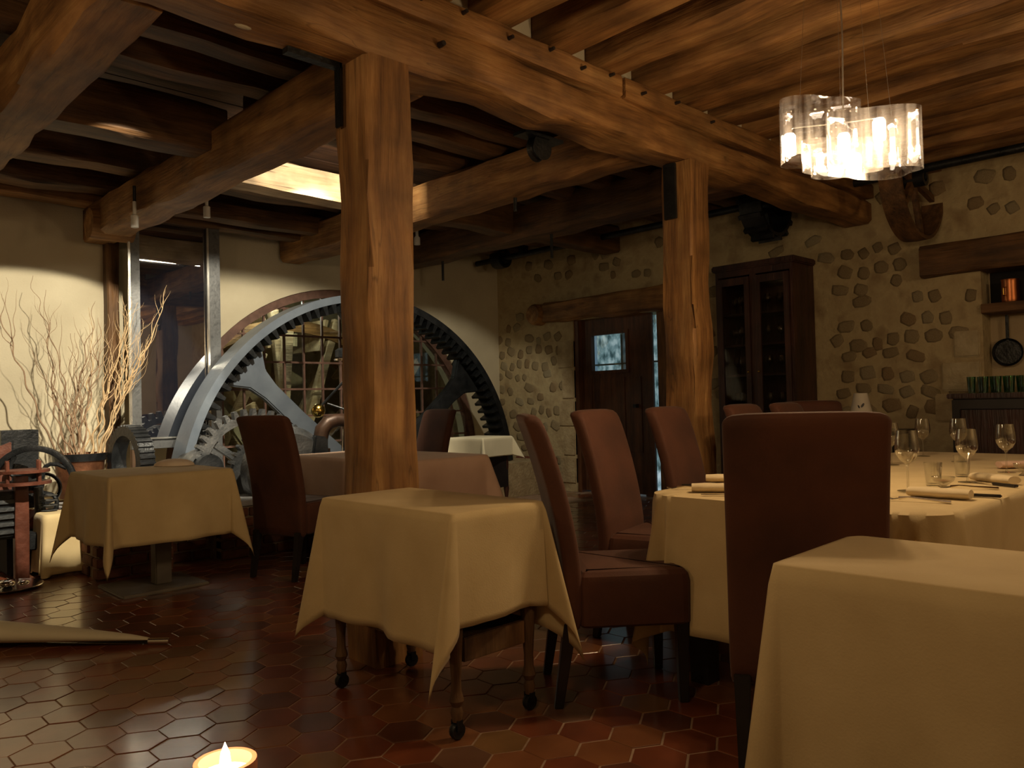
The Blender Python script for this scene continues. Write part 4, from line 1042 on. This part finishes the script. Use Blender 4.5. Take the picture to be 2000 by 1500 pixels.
fork('silver fork by the corner napkin at the cloth edge', 2.74, 1.80, radians(125))

# ------------------------------------------------------------ against the stone wall
t = thing('glazed_cabinet', 'tall dark glazed cabinet with rows of glasses against the stone wall', 'cabinet', (7.11, 3.79, 0))
M().box(-.22, .2, -.40, -.37, .05, 2.34).box(-.22, .2, .37, .40, .05, 2.34).box(.17, .2, -.37, .37, .05, 2.34).box(-.22, .17, -.37, .37, .05, .6).box(-.22, .17, -.37, .37, 2.28, 2.34).obj('carcass', mahogany, t)
M().box(-.25, .2, -.43, .43, 2.34, 2.40).obj('cornice', mahogany, t, bevel=.012)
M().box(-.24, .2, -.42, .42, 0, .06).obj('plinth_board', mahogany, t, bevel=.005)
M().box(-.225, -.2, -.03, .03, .6, 2.28).obj('centre_stile', mahogany, t)
for s_ in (-1, 1):
    y0, y1 = (-.368, -.032) if s_ < 0 else (.032, .368)
    d = M().box(-.245, -.222, y0, y0 + .05, .62, 2.26).box(-.245, -.222, y1 - .05, y1, .62, 2.26).box(-.245, -.222, y0 + .05, y1 - .05, .62, .69).box(-.245, -.222, y0 + .05, y1 - .05, 2.19, 2.26).obj('door', mahogany, t)
    M().box(-.236, -.232, y0 + .05, y1 - .05, .69, 2.19).obj('pane', cab_glass, d)
    M().ball((-.255, -s_ * -.055 if s_ < 0 else .055, 1.35), .012).obj('knob', brass, d)
    M().box(-.245, -.222, y0, y1, .1, .58).obj('lower_door', mahogany, t, bevel=.004)
shz = (.98, 1.33, 1.62, 1.92)
for z in shz: M().box(-.19, .165, -.365, .365, z - .02, z).obj('shelf', mahogany, t)
gm = M().lathe([(r_ * .85, h * .8) for r_, h in wine_prof], 14, closed=False).obj('stemmed_glass', glass, None, smooth=True); gd = gm.data; bpy.data.objects.remove(gm)
for si, z in enumerate(shz):
    for k, yy in enumerate((-.29, -.20, -.10, .09, .18, .27)):
        o = bpy.data.objects.new('stemmed_glass', gd); COL.objects.link(o); o.location = (6.98 + .05 * (k % 2), 3.79 + yy, z + .001)
        tag(o, 'stemmed glass standing on the %s shelf inside the glazed cabinet' % ('lowest', 'second lowest', 'second highest', 'highest')[si], 'glass', 'stemmed glasses on the %s cabinet shelf' % ('lowest', 'second lowest', 'second highest', 'highest')[si])

t = thing('cast_radiator', 'low rust-red ribbed radiator at the foot of the stone wall', 'radiator', (7.2, 7.0, 0))
for k in range(12): M().box(-.06, .06, k * .055 - .3, k * .055 - .262, .07, .42).obj('rib', radiator_m, t, bevel=.012)
M().box(-.05, .05, -.3, .34, .03, .069).obj('base_rail', radiator_m, t)

# fireplace shelf, copper pot, pan, green glasses, sideboard
t = thing('wall_shelf', 'dark wooden shelf board in the fireplace niche', 'shelf', (7.33, 1.0, 1.75))
M().timber(-.03, .22, -1.9, .98, 0, .075, 'y', .004, .3, .006).obj('shelf_board', dwood_y, t, smooth=True)
M().box(.215, .22, -1.9, .97, .075, .38).obj('dark_back', dark_gap, t)  # near-black sheet across the back of the niche
t = thing('copper_pot', 'shiny copper pot standing on the niche shelf', 'pot', (7.41, 1.79, 1.832))
M().lathe([(0, 0), (.062, 0), (.066, .02), (.064, .17), (.068, .185), (.06, .185), (.056, .02), (0, .015)], 24).obj('pot_body', copper, t, smooth=True)
M().tube([(-.066, .02, .12), (-.09, .03, .11), (-.09, .03, .06), (-.066, .02, .05)], .005, 8).obj('handle', brass, t)
t = thing('hanging_pan', 'dark round frying pan hanging by its long handle under the shelf', 'pan', (7.46, 1.845, 1.43))
M().lathe([(0, 0), (.10, 0), (.115, -.03), (.112, -.033), (.095, -.008), (0, -.008)], 32, 'x', (.05, 0, 0), closed=False).obj('pan_bowl', iron_black, t, smooth=True)
M().box(.03, .04, -.012, .012, .09, .31).obj('handle', iron_black, t, bevel=.003)
t = thing('sideboard', 'dark wooden sideboard below the fireplace niche', 'sideboard', (7.05, 1.1, 0))
M().box(-.30, .24, -.96, .96, 0, 1.06).obj('body', black_wood, t, bevel=.01)
M().box(-.33, .26, -.98, .985, 1.06, 1.1).obj('top', mahogany, t, bevel=.006)
for k in range(3): M().box(-.312, -.301, -.9 + k * .62, -.34 + k * .62, .12, .98).obj('door', mahogany, t, bevel=.006)
gg = M().lathe([(0, 0), (.026, 0), (.034, .13), (.031, .13), (.023, .008), (0, .008)], 14, closed=False).obj('green_glass', green_glass, None, smooth=True); gd = gg.data; bpy.data.objects.remove(gg)
for k in range(10):
    o = bpy.data.objects.new('green_glass', gd); COL.objects.link(o); o.location = (7.12 + .1 * (k % 2), 2.02 - k * .046, 1.101)
    tag(o, 'green drinking glass in the row on the dark sideboard', 'glass', 'green glasses on the sideboard')
t = thing('lamp_desk', 'small dark desk against the stone wall carrying the white lamp', 'desk', (6.45, 2.55, 0))
M().box(-.25, .25, -.25, .25, .80, .83).obj('top', black_wood, t)
for sx in (-1, 1):
    for sy in (-1, 1): M().box(sx * .22 - .02, sx * .22 + .02, sy * .22 - .02, sy * .22 + .02, 0, .8).obj('leg', black_wood, t)
t = thing('table_lamp', 'small unlit table lamp with white shade bearing dark leaf shapes', 'lamp', (6.32, 2.58, .832))
M().lathe([(0, 0), (.05, 0), (.045, .01), (.012, .02), (.010, .14), (0, .14)], 16).obj('base', black_wood, t, smooth=True)
M().lathe([(.085, .12), (.05, .29), (.048, .29), (.083, .12)], 28).obj('shade', shade_white, t, smooth=True)
vdir = Vector((-6.32, -2.58, 0)).normalized(); sd = Vector((-vdir.y, vdir.x, 0))
for s_, zc, r_, tl_ in ((-.012, .195, .02, .6), (.016, .185, .014, -.4)):
    pl = []
    for i in range(10):
        a = 2 * pi * i / 10; u_ = r_ * .45 * cos(a); w_ = r_ * sin(a); uu = u_ * cos(tl_) - w_ * sin(tl_); ww = u_ * sin(tl_) + w_ * cos(tl_)
        rr = .085 - (zc + ww - .12) / .17 * .035 + .0015; ang = (s_ + uu) / rr
        q = (vdir * cos(ang) + sd * -sin(ang)) * rr; pl.append((q.x, q.y, zc + ww))
    M().add(pl, [tuple(range(10))]).obj('leaf_print', black_wood, t, solid=.001)

# line shaft with pulleys below the joists along the stone wall
t = thing('line_shaft', 'long black line shaft running below the joists along the stone wall', 'shaft', (6.88, 3.5, 2.93))
M().tube([(0, -4.5, 0), (0, 4.2, 0)], .035, 12).obj('shaft_rod', iron_black, t, smooth=True)
for yy in (-2.6, .9, 3.3): M().box(-.04, .04, yy, yy + .08, .0, .28).obj('hanger', iron_black, t)
def pulley(lab, y, R, wd, mat_, zc=2.93, nm='belt_pulley', teeth=0):
    t = thing(nm, lab, 'pulley', (6.88, y, zc))
    M().lathe([(R, -wd / 2), (R + .006, 0), (R, wd / 2), (R - .03, wd / 2), (R - .03, -wd / 2)], 48, 'y').obj('rim', mat_, t, smooth=True)
    for k in range(6): M().box(.04, R - .02, -.02, .02, -.025, .025).xf(Matrix.Rotation(k * pi / 3 + .2, 4, 'Y')).obj('spoke', mat_, t)
    M().lathe([(.037, -wd * .6), (.07, -wd * .6), (.07, wd * .6), (.037, wd * .6)], 20, 'y').obj('hub', iron_black, t, smooth=True)
    if teeth:
        for k in range(teeth):
            a = 2 * pi * k / teeth; M().box(-.02, .02, -wd / 2, wd / 2, 0, .04).obj('tooth', mat_, t, loc=(R * cos(a), 0, R * sin(a))).rotation_euler = (0, pi / 2 - a, 0)
    return t
pulley('wide wooden belt pulley on the shaft beyond the chandelier', 2.33, .50, .17, dwood_x, 2.86)
pulley('black toothed pulley on the line shaft above the glazed cabinet', 3.63, .30, .22, iron_black, 2.9, 'toothed_pulley', 14)
pulley('small dark pulley at the far corner end of the line shaft', 7.25, .12, .16, iron_black)
t = thing('beam_pulley', 'small iron pulley block under the main beam between the posts', 'pulley', (3.35, 3.18, 2.60))
M().lathe([(0, -.03), (.075, -.03), (.06, 0), (.075, .03), (0, .03)], 20, 'y').obj('sheave', iron_black, t, smooth=True)
M().box(-.16, .16, -.05, .05, .05, .068).obj('bracket', iron_black, t)
for x, y, z0, z1, lab in ((4.25, 4.3, 2.58, 2.70, 'short iron rod under the cross beam that passes behind the second post'), (5.62, 5.2, 2.5, 2.76, 'thin iron rod under the darkest cross beam, over the door side'), (5.65, 6.9, 2.5, 2.76, 'thin iron rod under the darkest cross beam, close to the cream wall')):
    o = M().tube([(0, 0, z0 - z1), (0, 0, .02)], .014, 8).obj('hanging_rod', iron_black); o.location = (x, y, z1); tag(o, lab, 'rod', 'short iron rods below the beams')

# ------------------------------------------------------------ floor things and near table
t = thing('closed_parasol', 'long pale tapering fabric roll with dark underside and metal tip on the floor', 'parasol', (1.46, 3.9, 0))
dr = Vector((-.62, .66, 0)).normalized()
def pt(s_, z, o_=0): v_ = dr * s_ + Vector((dr.y, -dr.x, 0)) * o_; return (v_.x, v_.y, z)
M().tube([pt(0, .02), pt(.1, .02)], .014, 12).obj('metal_tip', silver, t, smooth=True)
vs = []; fs = []
K = 14
for k in range(K + 1):
    s_ = .1 + 1.3 * k / K; w_ = .012 + .13 * (k / K) ** .8
    for i in range(12):
        a = 2 * pi * i / 12; q = pt(s_, .012 + .012 + .5 * w_ + .5 * w_ * sin(a), w_ * cos(a) * .9); vs.append(q)
for k in range(K):
    for i in range(12): i2 = (i + 1) % 12; fs.append((k * 12 + i, k * 12 + i2, (k + 1) * 12 + i2, (k + 1) * 12 + i))
fs += [tuple(range(12)), tuple(K * 12 + i for i in range(12))]
M().add(vs, fs).obj('fabric_roll', cloth_cream, t, smooth=True, angle=70)
vs = []; fs = []
for k in range(K + 1):
    s_ = .1 + 1.3 * k / K; w_ = .012 + .13 * (k / K) ** .8
    for h in (.002, .02 + .42 * w_): 
        vs.append(pt(s_, h, w_ * .95)); vs.append(pt(s_, h, w_ * .8))
for k in range(K):
    a = k * 4; b_ = a + 4; fs += [(a, b_, b_ + 2, a + 2), (a + 1, a + 3, b_ + 3, b_ + 1), (a + 2, b_ + 2, b_ + 3, a + 3), (a, a + 1, b_ + 1, b_)]
M().add(vs, fs).obj('dark_edge', black_wood, t, smooth=True)
t = thing('metal_plate', 'shiny metal plate with small items on the floor before the machine', 'plate', (1.40, 6.0, 0))
t.location = (1.42, 6.05, 0)
t.location = (1.33, 5.75, 0)
M().lathe([(0, 0), (.16, 0), (.22, .02), (.215, .024), (.155, .006), (0, .006)], 32, closed=False).obj('plate_dish', silver, t, smooth=True)
for x, y, r_ in ((.02, .03, .05), (-.1, .02, .04), (.1, -.03, .035)): M().ball((x, y, .03), r_, 14, 8, .5).obj('metal_piece', silver, t, smooth=True)
t.location = (1.20, 5.95, 0)

t = thing('near_table', 'round bare wooden table at the picture\'s lower edge', 'table', (.26, .27, 0))
M().lathe([(0, .67), (.45, .67), (.45, .71), (0, .71)], 48).obj('table_top', tw, t, smooth=True)
M().lathe([(0, 0), (.2, 0), (.2, .02), (.04, .05), (.04, .67), (0, .67)], 24).obj('column', black_wood, t, smooth=True)
t = thing('tealight_cup', 'glowing terracotta tealight cup at the lower edge of the picture', 'candle', (.325, .735, .712))
M().lathe([(0, 0), (.024, 0), (.029, .07), (.0285, .078), (.024, .078), (.022, .01), (0, .01)], 32).obj('cup', terra_cup, t, smooth=True)
M().lathe([(0, .01), (.0215, .01), (.0235, .066), (0, .066)], 24).obj('wax', wax_m, t, smooth=True)
M().lathe([(0, .066), (.006, .07), (.004, .085), (0, .095)], 12).obj('flame', flame_m, t, smooth=True)
t = tag(M().lathe([(0, 0), (.024, 0), (.038, .076), (.0365, .076), (.022, .006), (0, .006)], 32, closed=False).obj('water_glass', glass, None, smooth=True), 'thin clear glass rim at the lower left edge of the picture', 'glass'); t.location = (.215, .862 - .045, .70)
t.location = (.205, .80, .711)
light('candle_light', 'POINT', (.325, .735, .83), .25, (1, .6, .3), .01)
